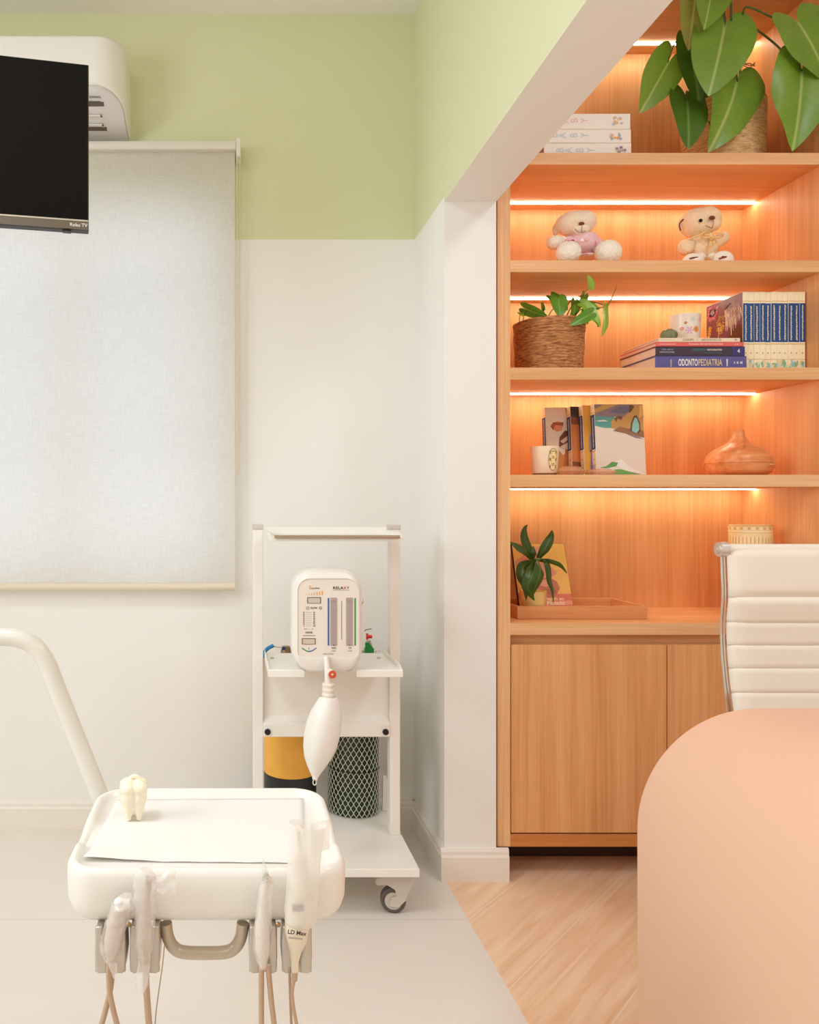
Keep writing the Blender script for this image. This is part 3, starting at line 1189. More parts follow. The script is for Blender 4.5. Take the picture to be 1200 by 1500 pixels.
m.tube([(xg2 + math.cos(a) * (rg - 0.003), YG + math.sin(a) * (rg - 0.003), zr) for a in [2 * PI * k / 48 for k in range(49)]], 0.0024, seg=6)
m.build('retaining_band', M_BLACKM, g2)
m = MB()
m.cyl((xg2, YG, 0.598), (xg2, YG, 0.665), 0.014)
xv2 = PX(540, YG)
m.cyl((xg2, YG, 0.66), (xv2, YG, 0.665), 0.01)
m.cyl((xv2, YG, 0.665), (xv2, YG, PZ(938, YG)), 0.008)
m.cyl((PX(541, YG), YG - 0.012, PZ(942, YG)), (PX(545, YG), YG - 0.012, PZ(957, YG)), 0.006, 0.005)
m.cyl((PX(550, YG), YG, PZ(956, YG)), (PX(556, YG), YG, PZ(956.5, YG)), 0.006, 0.006)
m.build('valve', plain('valve_nickel', (190, 180, 166), 0.3, metal=0.6), g2)
m = MB()
m.box(PX(533, YG), PX(546, YG), YG - 0.025, YG - 0.005, PZ(957, YG), PZ(948, YG))
m.prism([(PX(534, YG), YG - 0.02, PZ(948, YG)), (PX(546, YG), YG - 0.02, PZ(949, YG)), (PX(539, YG), YG - 0.02, PZ(940, YG)), (PX(534, YG), YG - 0.02, PZ(940, YG))], (0, 0.012, 0))
m.build('regulator_body', plain('regulator_green', (26, 132, 52), 0.35), g2, smooth=0, bevel=0.001)
m = MB()
m.cyl((PX(535.5, YG), YG - 0.012, PZ(931.5, YG)), (PX(544, YG), YG - 0.012, PZ(931.8, YG)), 0.0065, 0.0055, 16)
m.cyl((PX(537, YG), YG - 0.012, PZ(936, YG)), (PX(537, YG), YG - 0.012, PZ(927, YG)), 0.0035, 0.0035, 10)
m.build('red_knob', plain('knob_red', (214, 36, 32), 0.35), g2)
m = MB()
m.tube([P(534, 925, YG), P(536, 922.5, YG), P(544.5, 921, YG)], 0.0012, seg=6)
m.build('seal_wire', M_INK, g2)

# ================================================================ sedation unit on the cart shelf
YU = 2.075                                  # front face of the unit
ux0, ux1 = PX(428.5, YU), PX(533.5, YU)
uz0, uz1 = PZ(986, YU), PZ(834, YU)
su = thing('sedation_unit', 'white sedation flow unit with twin gauges on the cart shelf', 'medical device', ((ux0 + ux1) / 2, 2.15, ZM))


def rrect(x0, x1, z0, z1, r, n=8, rb=None):
    """rounded rectangle points in the (x, z) plane, counter-clockwise from lower right."""
    out = []
    rb = r if rb is None else rb
    for cx, cz, a0, rr in ((x1 - rb, z0 + rb, -90, rb), (x1 - r, z1 - r, 0, r), (x0 + r, z1 - r, 90, r), (x0 + rb, z0 + rb, 180, rb)):
        for k in range(n + 1):
            a = R(a0 + 90 * k / n)
            out.append((cx + math.cos(a) * rr, cz + math.sin(a) * rr))
    return out


m = MB()
rr = []
fx0, fx1, fz0, fz1 = PX(436.5, YU), PX(525.5, YU), PZ(962, YU), PZ(848, YU)
for y, ins, r, z0_ in ((2.20, 0.012, 0.05, ZM - 0.0035), (2.17, 0.002, 0.055, ZM - 0.0035), (2.13, 0.0, 0.057, ZM - 0.0035), (2.108, 0.001, 0.057, ZM - 0.0035), (2.106, 0.001, 0.057, ZM + 0.001), (2.0935, 0.003, 0.055, ZM + 0.001), (2.0925, 0.004, 0.055, uz0), (2.083, 0.007, 0.053, uz0 + 0.003), (2.077, 0.012, 0.05, uz0 + 0.009)):
    rr.append([(x, y, z) for x, z in rrect(ux0 + ins, ux1 - ins, z0_, uz1 - ins, r)])
rr.append([(x, YU, z) for x, z in rrect(fx0 - 0.001, fx1 + 0.001, fz0 - 0.0005, fz1 + 0.001, 0.034, rb=0.012)])
rr.append([(x, YU + 0.003, z) for x, z in rrect(fx0, fx1, fz0, fz1, 0.033, rb=0.011)])
m.rings(rr, True, True)
m.build('housing', M_PLASTIC, su, smooth=50)
YD = YU + 0.0026
fp = MB()
fp.poly([(x, YD, z) for x, z in rrect(fx0 + 0.0008, fx1 - 0.0008, fz0 + 0.0008, fz1 - 0.0008, 0.032, rb=0.011)])
face = fp.build('faceplate', plain('faceplate_off_white', (233, 224, 212), 0.4), su, smooth=0)
s_ = 140.0 / 1105.0                          # photograph pixels per zoom pixel


def U(zx, zy, d=0.0006):
    v = P(410 + zx * s_, 820 + zy * s_, YD)
    v.y -= d
    return v


C_OR, C_DK, C_RED, C_BL, C_GR = lin((232, 170, 84)), lin((70, 58, 50)), lin((206, 44, 48)), lin((54, 100, 172)), lin((60, 150, 74))
C_TUBE, C_TUBE2, C_LINE = lin((176, 158, 154)), lin((160, 142, 140)), lin((120, 104, 98))


def urect(mb_, x0, y0, x1, y1, col, d=0.0006):
    mb_.poly([U(x0, y1, d), U(x1, y1, d), U(x1, y0, d), U(x0, y0, d)], col)


m = MB()
pxm = s_ * YD / F      # metres per zoom pixel
m.text('evolve', 34 * pxm, U(366, 328), (1, 0, 0), (0, 0, 1), C_DK, bold=0.01, align='LEFT', width=92 * pxm)
m.text('S', 52 * pxm, U(350, 322), (1, 0, 0), (0, 0, 1), C_OR, bold=0.02)
for k in range(7):
    urect(m, 304 + k * 30, 402 - (4 + k * 6.5), 306 + k * 30 + 4 + k * 1.2, 408, C_OR)
m.text('RELA', 44 * pxm, U(612, 327), (1, 0, 0), (0, 0, 1), C_DK, bold=0.015, align='LEFT', width=120 * pxm)
m.text('X', 44 * pxm, U(752, 327), (1, 0, 0), (0, 0, 1), C_RED, bold=0.02)
m.text('Y', 44 * pxm, U(788, 327), (1, 0, 0), (0, 0, 1), C_DK, bold=0.015)
urect(m, 612, 352, 806, 355, C_LINE)
m.text('FLOW', 32 * pxm, U(394, 558), (1, 0, 0), (0, 0, 1), C_DK, bold=0.02, sx=0.85)
for cx, plus in ((322, False), (470, True)):
    for k in range(16):
        a, b = 2 * PI * k / 16, 2 * PI * (k + 1) / 16
        m.poly([U(cx + 19 * math.cos(a), 558 - 19 * math.sin(a)), U(cx + 19 * math.cos(b), 558 - 19 * math.sin(b)), U(cx + 15 * math.cos(b), 558 - 15 * math.sin(b)), U(cx + 15 * math.cos(a), 558 - 15 * math.sin(a))], C_DK)
    urect(m, cx - 8, 556, cx + 8, 560, C_DK)
    if plus: urect(m, cx - 2, 550, cx + 2, 566, C_DK)
for k in range(8):
    y = 608 + k * 22.5
    m.text(str(70 - 10 * k if k < 7 else 5), 21 * pxm, U(277, y), (1, 0, 0), (0, 0, 1), C_DK, bold=0.02)
    m.text(str(30 + 10 * k), 21 * pxm, U(396, y), (1, 0, 0), (0, 0, 1), C_DK, bold=0.02)
    urect(m, 302, y - 1, 366, y + 1, C_LINE)
m.text('N2O    L    O2', 18 * pxm, U(334, 800), (1, 0, 0), (0, 0, 1), C_DK)
m.text('N2O%', 30 * pxm, U(337, 841), (1, 0, 0), (0, 0, 1), C_DK, bold=0.02)
m.text('CONCENTRATION', 17 * pxm, U(337, 877), (1, 0, 0), (0, 0, 1), C_DK, bold=0.01)
for k in range(14):
    t0, t1 = k / 14, (k + 1) / 14
    pa = [(255 + 168 * t, 1018 + 42 * math.sin(PI * t)) for t in (t0, t1)]
    c = tuple(C_GR[i] + (C_BL[i] - C_GR[i]) * (k / 13) for i in range(3)) + (1,)
    m.poly([U(pa[0][0], pa[0][1] + 7), U(pa[1][0], pa[1][1] + 7), U(pa[1][0], pa[1][1] - 7), U(pa[0][0], pa[0][1] - 7)], c)
urect(m, 334, 1012, 340, 1038, C_DK)
urect(m, 553, 441, 572, 992, C_BL)
urect(m, 862, 441, 880, 992, C_GR)
urect(m, 712, 474, 718, 925, C_LINE)
m.text('N2O', 26 * pxm, U(624, 1020), (1, 0, 0), (0, 0, 1), C_DK, bold=0.02)
m.text('L/MIN', 20 * pxm, U(624, 1053), (1, 0, 0), (0, 0, 1), C_DK)
m.text('O2', 26 * pxm, U(812, 1020), (1, 0, 0), (0, 0, 1), C_DK, bold=0.02)
m.text('L/MIN', 20 * pxm, U(812, 1053), (1, 0, 0), (0, 0, 1), C_DK)
m.text('NASAL OUTPUT', 17 * pxm, U(562, 1089), (1, 0, 0), (0, 0, 1), C_DK, bold=0.01)
m.build('printed_scale', M_ART, face, smooth=0, recalc=False)
for x0 in (584, 767):
    m = MB()
    a, b = U(x0, 994), U(x0 + 77, 438)
    m.box(a.x, b.x, YD - 0.0012, YD, a.z, b.z, color=C_TUBE)
    for k in range(17):
        y = 470 + k * 30
        urect(m, x0 + 30 - (k % 3) * 4, y, x0 + 50, y + 3, C_TUBE2 if k % 4 else C_LINE, 0.0018)
    urect(m, x0, 482, x0 + 77, 486, C_TUBE2, 0.0018)
    c = U(x0 + 38, 983)
    m.ball((c.x, c.y - 0.001, c.z), 0.0014, 8, color=C_DK)
    m.build('flow_gauge', M_ART, su, smooth=0)
for (x0, y0, x1, y1) in ((316, 432, 476, 504), (254, 907, 414, 978)):
    m = MB()
    a, b = U(x0, y1), U(x1, y0)
    m.box(a.x, b.x, YD - 0.0008, YD, a.z, b.z, color=lin((118, 102, 90)))
    m.box(a.x + 0.0025, b.x - 0.0025, YD - 0.0022, YD, a.z + 0.0015, b.z - 0.0022, color=lin((206, 192, 176)))
    m.build('dial_wheel', M_ART, su, smooth=0)
m = MB()
m.ball((ux1 + 0.002, 2.13, PZ(881, 2.13)), (0.006, 0.008, 0.009), 14)
m.build('side_button', M_CHROME, su)

# breathing bag hanging from the unit's outlet
q = lambda px, py, y=2.045: P(px, py, y)
bb = thing('breathing_bag', 'milky translucent breathing bag hanging below the sedation unit', 'breathing bag', q(478, 1145, 2.06))
m = MB()
m.tube([P(478, 962, 2.07), P(480, 985, 2.055), P(481, 1002, 2.05)], [0.0075, 0.0085, 0.0095], seg=16)
m.cyl(P(479, 982, 2.06), P(487, 986.5, 2.047), 0.0085, 0.0095, 16)
m.build('connector', plain('connector_plastic', (236, 230, 222), 0.25, coat=0.3), bb)
m = MB()
pts, rad = [], []
for k in range(13):
    t = k / 12
    pts.append(P(481.5 - 0.5 * t, 1000 + 22 * t, 2.05))
    rad.append(0.0155 + (0.0022 if k % 4 in (1, 2) else 0))
m.tube(pts, rad, seg=20)
m.build('collar', plain('rubber_white', (236, 228, 214), 0.45), bb)
m = MB()
m.cyl(q(487, 988, 2.045), q(487, 988, 2.034), 0.0108, 0.0100, 24)
kn = m.build('relief_knob', plain('knob_orange_red', (206, 72, 40), 0.35), bb)
m = MB()
m.cyl(q(487, 988, 2.034), q(487, 988, 2.032), 0.003, 0.003, 12)
m.build('knob_centre', M_GREYP, kn)
m = MB()
axis = [(481, 1021, 12.5), (480, 1028, 16), (478, 1040, 21), (475, 1056, 24.5), (472, 1075, 25.5), (469, 1093, 24), (466, 1108, 20), (464, 1120, 14.5), (462.5, 1131, 8.5), (462, 1137, 5), (461.5, 1142, 3.5)]
ax2 = []
for a_, b_ in zip(axis[:-1], axis[1:]):
    for k in range(4):
        ax2.append(tuple(a_[i] + (b_[i] - a_[i]) * k / 4 for i in range(3)))
ax2.append(axis[-1])
rings = []
for (px, py, hw) in ax2:
    c = P(px, py, 2.05)
    w_ = hw * 2.05 / F
    ring = []
    for k in range(32):
        a = 2 * PI * k / 32
        fold = 1 + 0.05 * math.sin(4 * a + py * 0.02) * min(1, hw / 18)
        ring.append(c + Vector((math.cos(a) * w_ * fold, math.sin(a) * w_ * 0.8 * fold, 0.002 * math.sin(a * 2))))
    rings.append(ring)
m.rings(rings, True, True)
m.build('bag', plain('bag_silicone', (243, 240, 234), 0.35, sss=0.1), bb, smooth=80)
m = MB()
c = P(461, 1146, 2.05)
m.tube([c + Vector((math.cos(a) * 0.0045, 0, math.sin(a) * 0.0075)) for a in [2 * PI * k / 20 for k in range(21)]], 0.0014, seg=6)
m.build('hanging_loop', plain('loop_white', (240, 234, 224), 0.4), bb)

# ================================================================ dental delivery tray
ZR = PZ(1272, 1.0)                          # rim height
TX0, TX1, TY0, TY1 = PX(90, 1.0), PX(512, 1.0), 0.995, 1.292
du = thing('dental_delivery_unit', 'white dental instrument tray on a curved arm in the left foreground', 'dental unit', ((TX0 + TX1) / 2, (TY0 + TY1) / 2, 0))


def tray_outline(ins, rf=0.045, rb=0.052, n=10):
    x0, x1, y0, y1 = TX0 + ins, TX1 - ins, TY0 + ins, TY1 - ins
    rf, rb = max(0.006, rf - ins), max(0.006, rb - ins)
    out = []
    for cx, cy, a0, r in ((x1 - rf, y0 + rf, -90, rf), (x1 - rb, y1 - rb, 0, rb), (x0 + rb, y1 - rb, 90, rb), (x0 + rf, y0 + rf, 180, rf)):
        nxt = []
        for k in range(n + 1):
            a = R(a0 + 90 * k / n)
            nxt.append((cx + math.cos(a) * r, cy + math.sin(a) * r))
        if out:
            p, q = out[-1], nxt[0]
            for k in range(1, 16):
                out.append((p[0] + (q[0] - p[0]) * k / 16, p[1] + (q[1] - p[1]) * k / 16))
        out += nxt
    p, q = out[-1], out[0]
    for k in range(1, 16):
        out.append((p[0] + (q[0] - p[0]) * k / 16, p[1] + (q[1] - p[1]) * k / 16))
    return out


def rim_dip(x, y):
    """the side rims are cut lower over a short stretch near the middle"""
    if abs(x - TX0) > 0.05 and abs(x - TX1) > 0.05: return 0.0
    t = (y - TY0) / (TY1 - TY0)
    return 0.0075 * max(0.0, min(1.0, (t - 0.30) / 0.02)) * max(0.0, min(1.0, (0.56 - t) / 0.10))


H_ = ZR - PZ(1361, 1.0)
m = MB()
rings = []
for ins, dz, dip in ((0.042, -H_, 0), (0.030, -H_ + 0.0005, 0), (0.016, -H_ + 0.006, 0), (0.006, -H_ + 0.016, 0), (0.001, -H_ + 0.030, 0), (0.0, -0.022, 0),
                     (0.0005, -0.010, .6), (0.003, -0.0035, 1), (0.007, -0.0005, 1), (0.011, -0.0008, 1), (0.0145, -0.004, 1), (0.017, -0.0085, .3), (0.022, -0.0108, 0), (0.03, -0.0115, 0), (0.06, -0.0115, 0)):
    rings.append([(x, y, ZR + dz - dip * rim_dip(x, y)) for x, y in tray_outline(ins)])
m.rings(rings, True, True)
m.build('tray', M_PLASTIC, du, smooth=50)
m = MB()
yh = 1.02
path = catmull([P(243, 1352, yh), P(246, 1372, yh), P(254, 1387, yh), P(268, 1394.5, yh), P(300, 1396, yh), P(331, 1394.5, yh), P(345, 1387, yh), P(353, 1372, yh), P(356, 1352, yh)], 8)
m.tube(path, 0.0083, seg=16)
m.build('handle', M_BEIGEM, du)
for a, b in ((139, 184), (190, 234), (365, 406), (413, 457)):
    mid = (a + b) / 2
    m = MB()
    for s in (-1, 1):
        e = a if s < 0 else b
        pl = [(e + s * 0 - s * 1, 1358), (e, 1380), (e + s * 0.5, 1402), (e - s * 1, 1420), (e - s * 4, 1427), (mid + s * 5, 1426), (mid + s * 4.5, 1408), (mid + s * 8, 1395), (mid + s * 11.5, 1380), (mid + s * 11, 1358)]
        m.prism([P(px, py, 0.995) for px, py in pl], (0, 0.034, 0))
    m.prism([P(px, py, 1.029) for px, py in ((a, 1358), (a, 1425), (b, 1425), (b, 1358))], (0, 0.006, 0))
    m.build('instrument_holder', M_HOLD, du, smooth=30, bevel=0.002)
for px in (188.5, 407.5):
    m = MB()
    c = P(px, 1354, 0.9965)
    m.lathe([(0.0035, 0), (0.0035, 0.001), (0.0022, 0.0024)], M=Matrix.Translation(c) @ Matrix.Rotation(R(90), 4, 'X'), seg=16)
    m.build('screw', plain('screw_brass', (170, 140, 96), 0.3, metal=0.9), du)
m = MB()
ya = 1.335
arm = catmull([P(-190, 928, ya), P(-60, 930, ya), P(0, 932.5, ya), P(30, 936, ya), P(52, 948, ya), P(69, 972, ya), P(86, 1015, ya), P(140, 1150, ya), P(150, 1176, ya), P(166, 1194, ya - 0.02), P(200, 1202, ya - 0.08)], 10)
m.tube(arm, 0.0158, seg=24)
m.build('support_arm', plain('arm_enamel', (229, 226, 216), 0.22, coat=0.2), du)
m = MB()
pc = P(-190, 928, ya)
m.tube([(pc.x, ya, 0.03), (pc.x, ya, pc.z + 0.012)], 0.026, seg=24)
m.lathe([(0.2, 0.0), (0.2, 0.02), (0.06, 0.04)], (pc.x, ya, 0), 40)
m.build('floor_stand', M_PLASTIC, du)

# paper liner
ZPL = ZR - 0.0105
m = MB()


def on_tray(px, py, z=ZPL):
    y = (EYE - z) * F / (py - CY)
    return Vector((PX(px, y), y, z))


c00, c10, c11, c01 = on_tray(122, 1262), on_tray(447, 1265), on_tray(444, 1170), on_tray(171, 1172)


def paper(u, v):
    p = c00.lerp(c10, u).lerp(c01.lerp(c11, u), v)
    curl = 0.006 * max(0, 1 - u / 0.35) * max(0, 1 - v / 0.25) ** 2
    wav = 0.0006 * math.sin(u * 17 + v * 5) * (1 - v)
    return p + Vector((0, 0, 0.0006 + curl + abs(wav)))


m.grid(40, 24, paper)
ob = m.build('paper_liner', M_PAPER, loc=(c00 + c11) / 2, smooth=180)
sol = ob.modifiers.new('thickness', 'SOLIDIFY'); sol.thickness = 0.0003; sol.offset = 1
tag(ob, 'white paper sheet lining the dental tray', 'paper')

# tooth model
tb = on_tray(196, 1199, ZPL + 0.0012)
th = thing('tooth_model', 'cream plastic molar tooth model standing on the paper-lined tray', 'tooth model', tb)
m = MB()
for i in range(4):
    a = R(45 + 90 * i + 8)
    d = Vector((math.cos(a), math.sin(a), 0))
    m.ball(tb + d * 0.0125 + Vector((0, 0, 0.050)), (0.0132, 0.0132, 0.0105), 20)
    m.ball(tb + d * 0.0118 + Vector((0, 0, 0.038)), (0.0122, 0.0122, 0.018), 20)
    m.tube([tb + d * 0.0115 + Vector((0, 0, 0.040)), tb + d * 0.0112 + Vector((0, 0, 0.018)), tb + d * 0.0112 + Vector((0, 0, 0.0006))], [0.0112, 0.0085, 0.0038], seg=14)
m.ball(tb + Vector((0, 0, 0.041)), (0.017, 0.017, 0.012), 20)
ob = m.build('crown', plain('tooth_cream', (246, 238, 214), 0.2, sss=0.2, coat=0.2), th, smooth=180)
rm = ob.modifiers.new('blend', 'REMESH'); rm.mode = 'VOXEL'; rm.voxel_size = 0.0012; rm.use_smooth_shade = True
sm = ob.modifiers.new('soft', 'SMOOTH'); sm.factor = 0.5; sm.iterations = 6
m = MB()
c = tb + Vector((0.0005, 0.008, 0.054))
m.tube([c + Vector((math.cos(a) * 0.0085, 0, math.sin(a) * 0.0085)) for a in [PI * k / 12 for k in range(13)]], 0.0035, seg=12)
m.build('ring', plain('tooth_ring_cream', (248, 240, 218), 0.25), th)

# instruments in their holders
M_SLEEVE = film('sleeve_film', (248, 244, 240), 0.34, 0.2, 0.9, 22)
M_SLEEVE2 = film('sleeve_film_milky', (248, 244, 238), 0.5, 0.25, 0.6, 14)
M_HAND = plain('handpiece_beige', (206, 188, 172), 0.4)
M_HAND2 = plain('handpiece_pale', (226, 214, 202), 0.35)
M_CORD = plain('cord_beige', (190, 160, 132), 0.5)
YI = 0.968
random.seed(7)


def px_tube(mb_, pts, seg=14, flat=1.0, jit=0.0, cap=True, sub=4):
    """tube through (px, py, half width in px[, y]) stations; flat squashes it in depth; jit crumples it."""
    st = []
    for i in range(len(pts) - 1):
        a, b = pts[i], pts[i + 1]
        for k in range(sub):
            st.append([a[j] + (b[j] - a[j]) * k / sub for j in range(len(a))])
    st.append(list(pts[-1]))
    rings = []
    for s in st:
        y = s[3] if len(s) > 3 else YI
        c = P(s[0], s[1], y)
        w_ = s[2] * y / F
        i = st.index(s)
        p, n = st[max(0, i - 1)], st[min(len(st) - 1, i + 1)]
        d = Vector((n[0] - p[0], 0, -(n[1] - p[1]))).normalized()
        side = Vector((d.z, 0, -d.x))
        ring = []
        for k in range(seg):
            a = 2 * PI * k / seg
            j = 1 + jit * noise.noise(Vector((math.cos(a) * 1.5 + s[0], math.sin(a) * 1.5 + 3, s[1] * 0.11)))
            ring.append(c + side * (math.cos(a) * w_ * j) + Vector((0, math.sin(a) * w_ * flat * j, 0)))
        rings.append(ring)
    mb_.rings(rings, cap, cap)


def cord(mb_, pts, w=4.2, y=0.985):
    mb_.tube(catmull([P(a, b, y) for a, b in pts], 6), w * y / F, seg=10)


# 1 - leftmost: three-way syringe wrapped in film
i1 = thing('dental_handpiece', 'film-wrapped dental syringe with a white crumpled head, leftmost on the tray holders', 'dental instrument', P(162, 1425, YI))
m = MB()
px_tube(m, [(162, 1408, 6), (163, 1395, 10), (166, 1378, 13.5), (170, 1355, 13), (175, 1336, 11), (182, 1322, 10), (190, 1318, 6)], flat=0.8)
m.build('body', M_HAND, i1)
m = MB()
m.cyl(P(172, 1326, YI - 0.004), P(190, 1322, YI), 0.008, 0.007, 16)
m.ball(P(176, 1330, YI - 0.006), (0.007, 0.006, 0.005), 14)
m.ball(P(174, 1321, YI - 0.006), (0.006, 0.006, 0.005), 14)
m.build('head', plain('syringe_white', (248, 246, 244), 0.35), i1)
m = MB()
px_tube(m, [(163, 1412, 4), (160, 1404, 9), (161, 1390, 15), (165, 1372, 17), (171, 1350, 16), (178, 1330, 16), (190, 1318, 14), (196, 1312, 5)], flat=0.85, jit=0.22, cap=False)
px_tube(m, [(162, 1404, 4), (166, 1416, 6), (168, 1428, 4), (167, 1434, 0.8)], flat=0.35, jit=0.3, cap=False)
m.build('film_sleeve', M_SLEEVE, i1, smooth=180)
m = MB()
cord(m, [(160, 1408), (159.5, 1430), (161, 1455), (166, 1480), (172, 1504), (178, 1540)])
cord(m, [(165, 1412), (163, 1440), (159, 1462), (153, 1486), (148, 1504), (140, 1540)], y=0.995)
m.build('cord', M_CORD, i1)

# 2
i2 = thing('dental_handpiece', 'film-wrapped handpiece with a loose sleeve tail spread over the tray front', 'dental instrument', P(212, 1425, YI))
m = MB()
px_tube(m, [(212, 1410, 6), (212, 1396, 9), (211, 1380, 12.5), (211, 1350, 11), (212, 1328, 9), (214, 1312, 6.5), (217, 1296, 5), (219, 1291, 4)], flat=0.9)
m.cyl(P(213.5, 1288.5, YI - 0.002), P(228, 1289, YI), 0.0046, 0.0046, 14)
m.build('body', M_HAND, i2)
m = MB()
m.cyl(P(212.8, 1288.4, YI - 0.0022), P(215.5, 1288.5, YI - 0.0018), 0.005, 0.005, 14)
m.build('head_cap', M_CHROME, i2)
m = MB()
px_tube(m, [(211, 1400, 10), (211, 1385, 14), (212, 1350, 15.5), (212, 1320, 16), (212, 1300, 18), (213, 1284, 17), (215, 1274, 10)], flat=0.75, jit=0.16, cap=False)
px_tube(m, [(212, 1396, 9), (211, 1415, 9), (209, 1435, 10), (206, 1452, 6), (204, 1456, 2)], flat=0.4, jit=0.35, cap=False)


def tail(u, v):
    a = P(222 + 36 * u, 1296 - 6 * u + (8 - 22 * 0) * 0, YI - 0.006 + 0.008 * u)
    h = 9 + 12 * u
    return a + Vector((0, 0.003 * math.sin(v * 9 + u * 4), (0.5 - v) * h * 2 * YI / F * 0.9 + 0.0015 * math.sin(u * 11)))


m.grid(14, 10, tail)
m.build('film_sleeve', M_SLEEVE, i2, smooth=180)
m = MB()
cord(m, [(213, 1412), (214, 1440), (216, 1470), (218.5, 1504), (221, 1545)], 5)
m.tube(catmull([P(241, 1384, 0.99), P(238, 1415, 0.99), (P(233, 1450, 0.99)), P(228, 1490, 0.99), P(226, 1540, 0.99)], 5), 0.0008, seg=6)
m.build('cord', M_CORD, i2)

# 3
i3 = thing('dental_handpiece', 'slim film-wrapped handpiece right of the tray handle', 'dental instrument', P(386, 1425, YI))
m = MB()
px_tube(m, [(385, 1416, 4), (385, 1404, 7), (385, 1390, 11), (384.5, 1362, 11), (385, 1344, 8), (386, 1330, 6.5), (387, 1312, 6), (389, 1300, 5.5), (391, 1292, 4)], flat=0.9)
m.cyl(P(388, 1284.5, YI - 0.002), P(398, 1292, YI), 0.0052, 0.0042, 14)
m.build('body', M_HAND2, i3)
m = MB()
m.cyl(P(388, 1284.3, YI - 0.0022), P(390.5, 1286.2, YI - 0.0016), 0.0055, 0.0055, 14)
m.build('head_cap', M_CHROME, i3)
m = MB()
px_tube(m, [(385, 1419, 5), (384, 1406, 8.5), (384, 1390, 13), (385, 1362, 13.5), (387, 1335, 12), (389, 1312, 11), (392, 1296, 10.5), (392, 1288, 9)], flat=0.8, jit=0.16, cap=False)
px_tube(m, [(390, 1284, 5), (387, 1272, 4), (385.5, 1258, 0.6)], flat=0.3, jit=0.2, cap=False)
m.build('film_sleeve', M_SLEEVE, i3, smooth=180)
m = MB()
cord(m, [(383, 1414), (383, 1450), (383, 1504), (383, 1545)], 4)
cord(m, [(393, 1414), (395, 1440), (398, 1470), (402, 1504), (406, 1545)], 4)
m.build('cord', M_CORD, i3)

# 4 - polishing light in a wide sleeve
i4 = thing('curing_light', 'tall dental light in a wide milky sleeve at the right end of the tray', 'dental instrument', P(434, 1425, YI))
m = MB()
px_tube(m, [(432, 1424, 5, 0.985), (432, 1410, 5.5, 0.982), (433, 1394, 9, 0.978), (434.5, 1378, 15, 0.972), (435, 1362, 18, 0.968), (436, 1340, 18, 0.968), (438, 1312, 15.5, 0.97), (440, 1280, 12, 0.974), (440, 1255, 9.5, 0.976), (439.5, 1245, 4, 0.977), (438.5, 1230, 3.2, 0.977), (437, 1214, 2.6, 0.975)], flat=0.7, seg=20)
m.cyl(P(437, 1213, 0.968), P(440, 1213, 0.978), 0.0042, 0.003, 14)
bdy = m.build('body', plain('light_housing', (234, 222, 200), 0.35), i4)
m = MB()
m.text('LD Max', 0.0072, P(435, 1366.5, 0.9515), (1, 0, -0.12), (0.12, 0, 1), bold=0.03)
m.text('DIAGNOSTIC', 0.0030, P(433.5, 1374.5, 0.9525), (1, 0, -0.12), (0.12, 0, 1), bold=0.02)
m.build('lettering', M_INK, bdy, smooth=0)
m = MB()
a = P(437, 1331, 0.9562)
m.box(a.x - 0.0075, a.x + 0.0075, a.y, a.y + 0.004, a.z - 0.0038, a.z + 0.0038)
m.build('display', plain('display_brown', (140, 100, 92), 0.3), bdy, smooth=0, bevel=0.001)
m = MB()
px_tube(m, [(441, 1355, 20, 0.966), (441, 1349, 24.5, 0.966), (442, 1330, 25, 0.966), (444, 1290, 24.5, 0.968), (446, 1255, 24, 0.972), (449, 1225, 26, 0.976), (451, 1207, 28, 0.977)], flat=0.62, seg=22, jit=0.05, cap=False)
m.grid(8, 8, lambda u, v: P(455 + 28 * u, 1250 - 44 * v - 6 * u, 0.975 + 0.02 * u + 0.003 * math.sin(u * 6 + v * 4)))
m.build('film_sleeve', M_SLEEVE2, i4, smooth=180)
m = MB()
cord(m, [(432, 1422), (430, 1440), (428, 1455), (430, 1475), (435, 1504), (442, 1545)], 2.6)
cord(m, [(432, 1424), (431, 1436)], 4.6, 0.985)
cord(m, [(424, 1418), (425, 1450), (427, 1504), (428, 1545)], 2.0, 0.995)
m.build('cord', M_CORD, i4)

# ================================================================ desk
DZ, DY1, DY0 = 0.75, 1.508, 0.80
DX0, DX1, DR, DT = PX(933, DY1), 2.20, 0.238, 0.04
M_DESK = plain('desk_peach_lacquer', (230, 186, 158), 0.42, spec=0.4)
dk = thing('desk', 'peach waterfall desk with a rounded corner, in front of the white chair', 'desk', (1.5, 1.15, 0))


def desk_prof(off):
    out = [(DX0 + off, 0.0)]
    r = DR - off
    for k in range(25):
        a = PI - PI / 2 * k / 24
        out.append((DX0 + DR + math.cos(a) * r, DZ - DR + math.sin(a) * r))
    for k in range(25):
        a = PI / 2 - PI / 2 * k / 24
        out.append((DX1 - DR + math.cos(a) * r, DZ - DR + math.sin(a) * r))
    out.append((DX1 - off, 0.0))
    return out


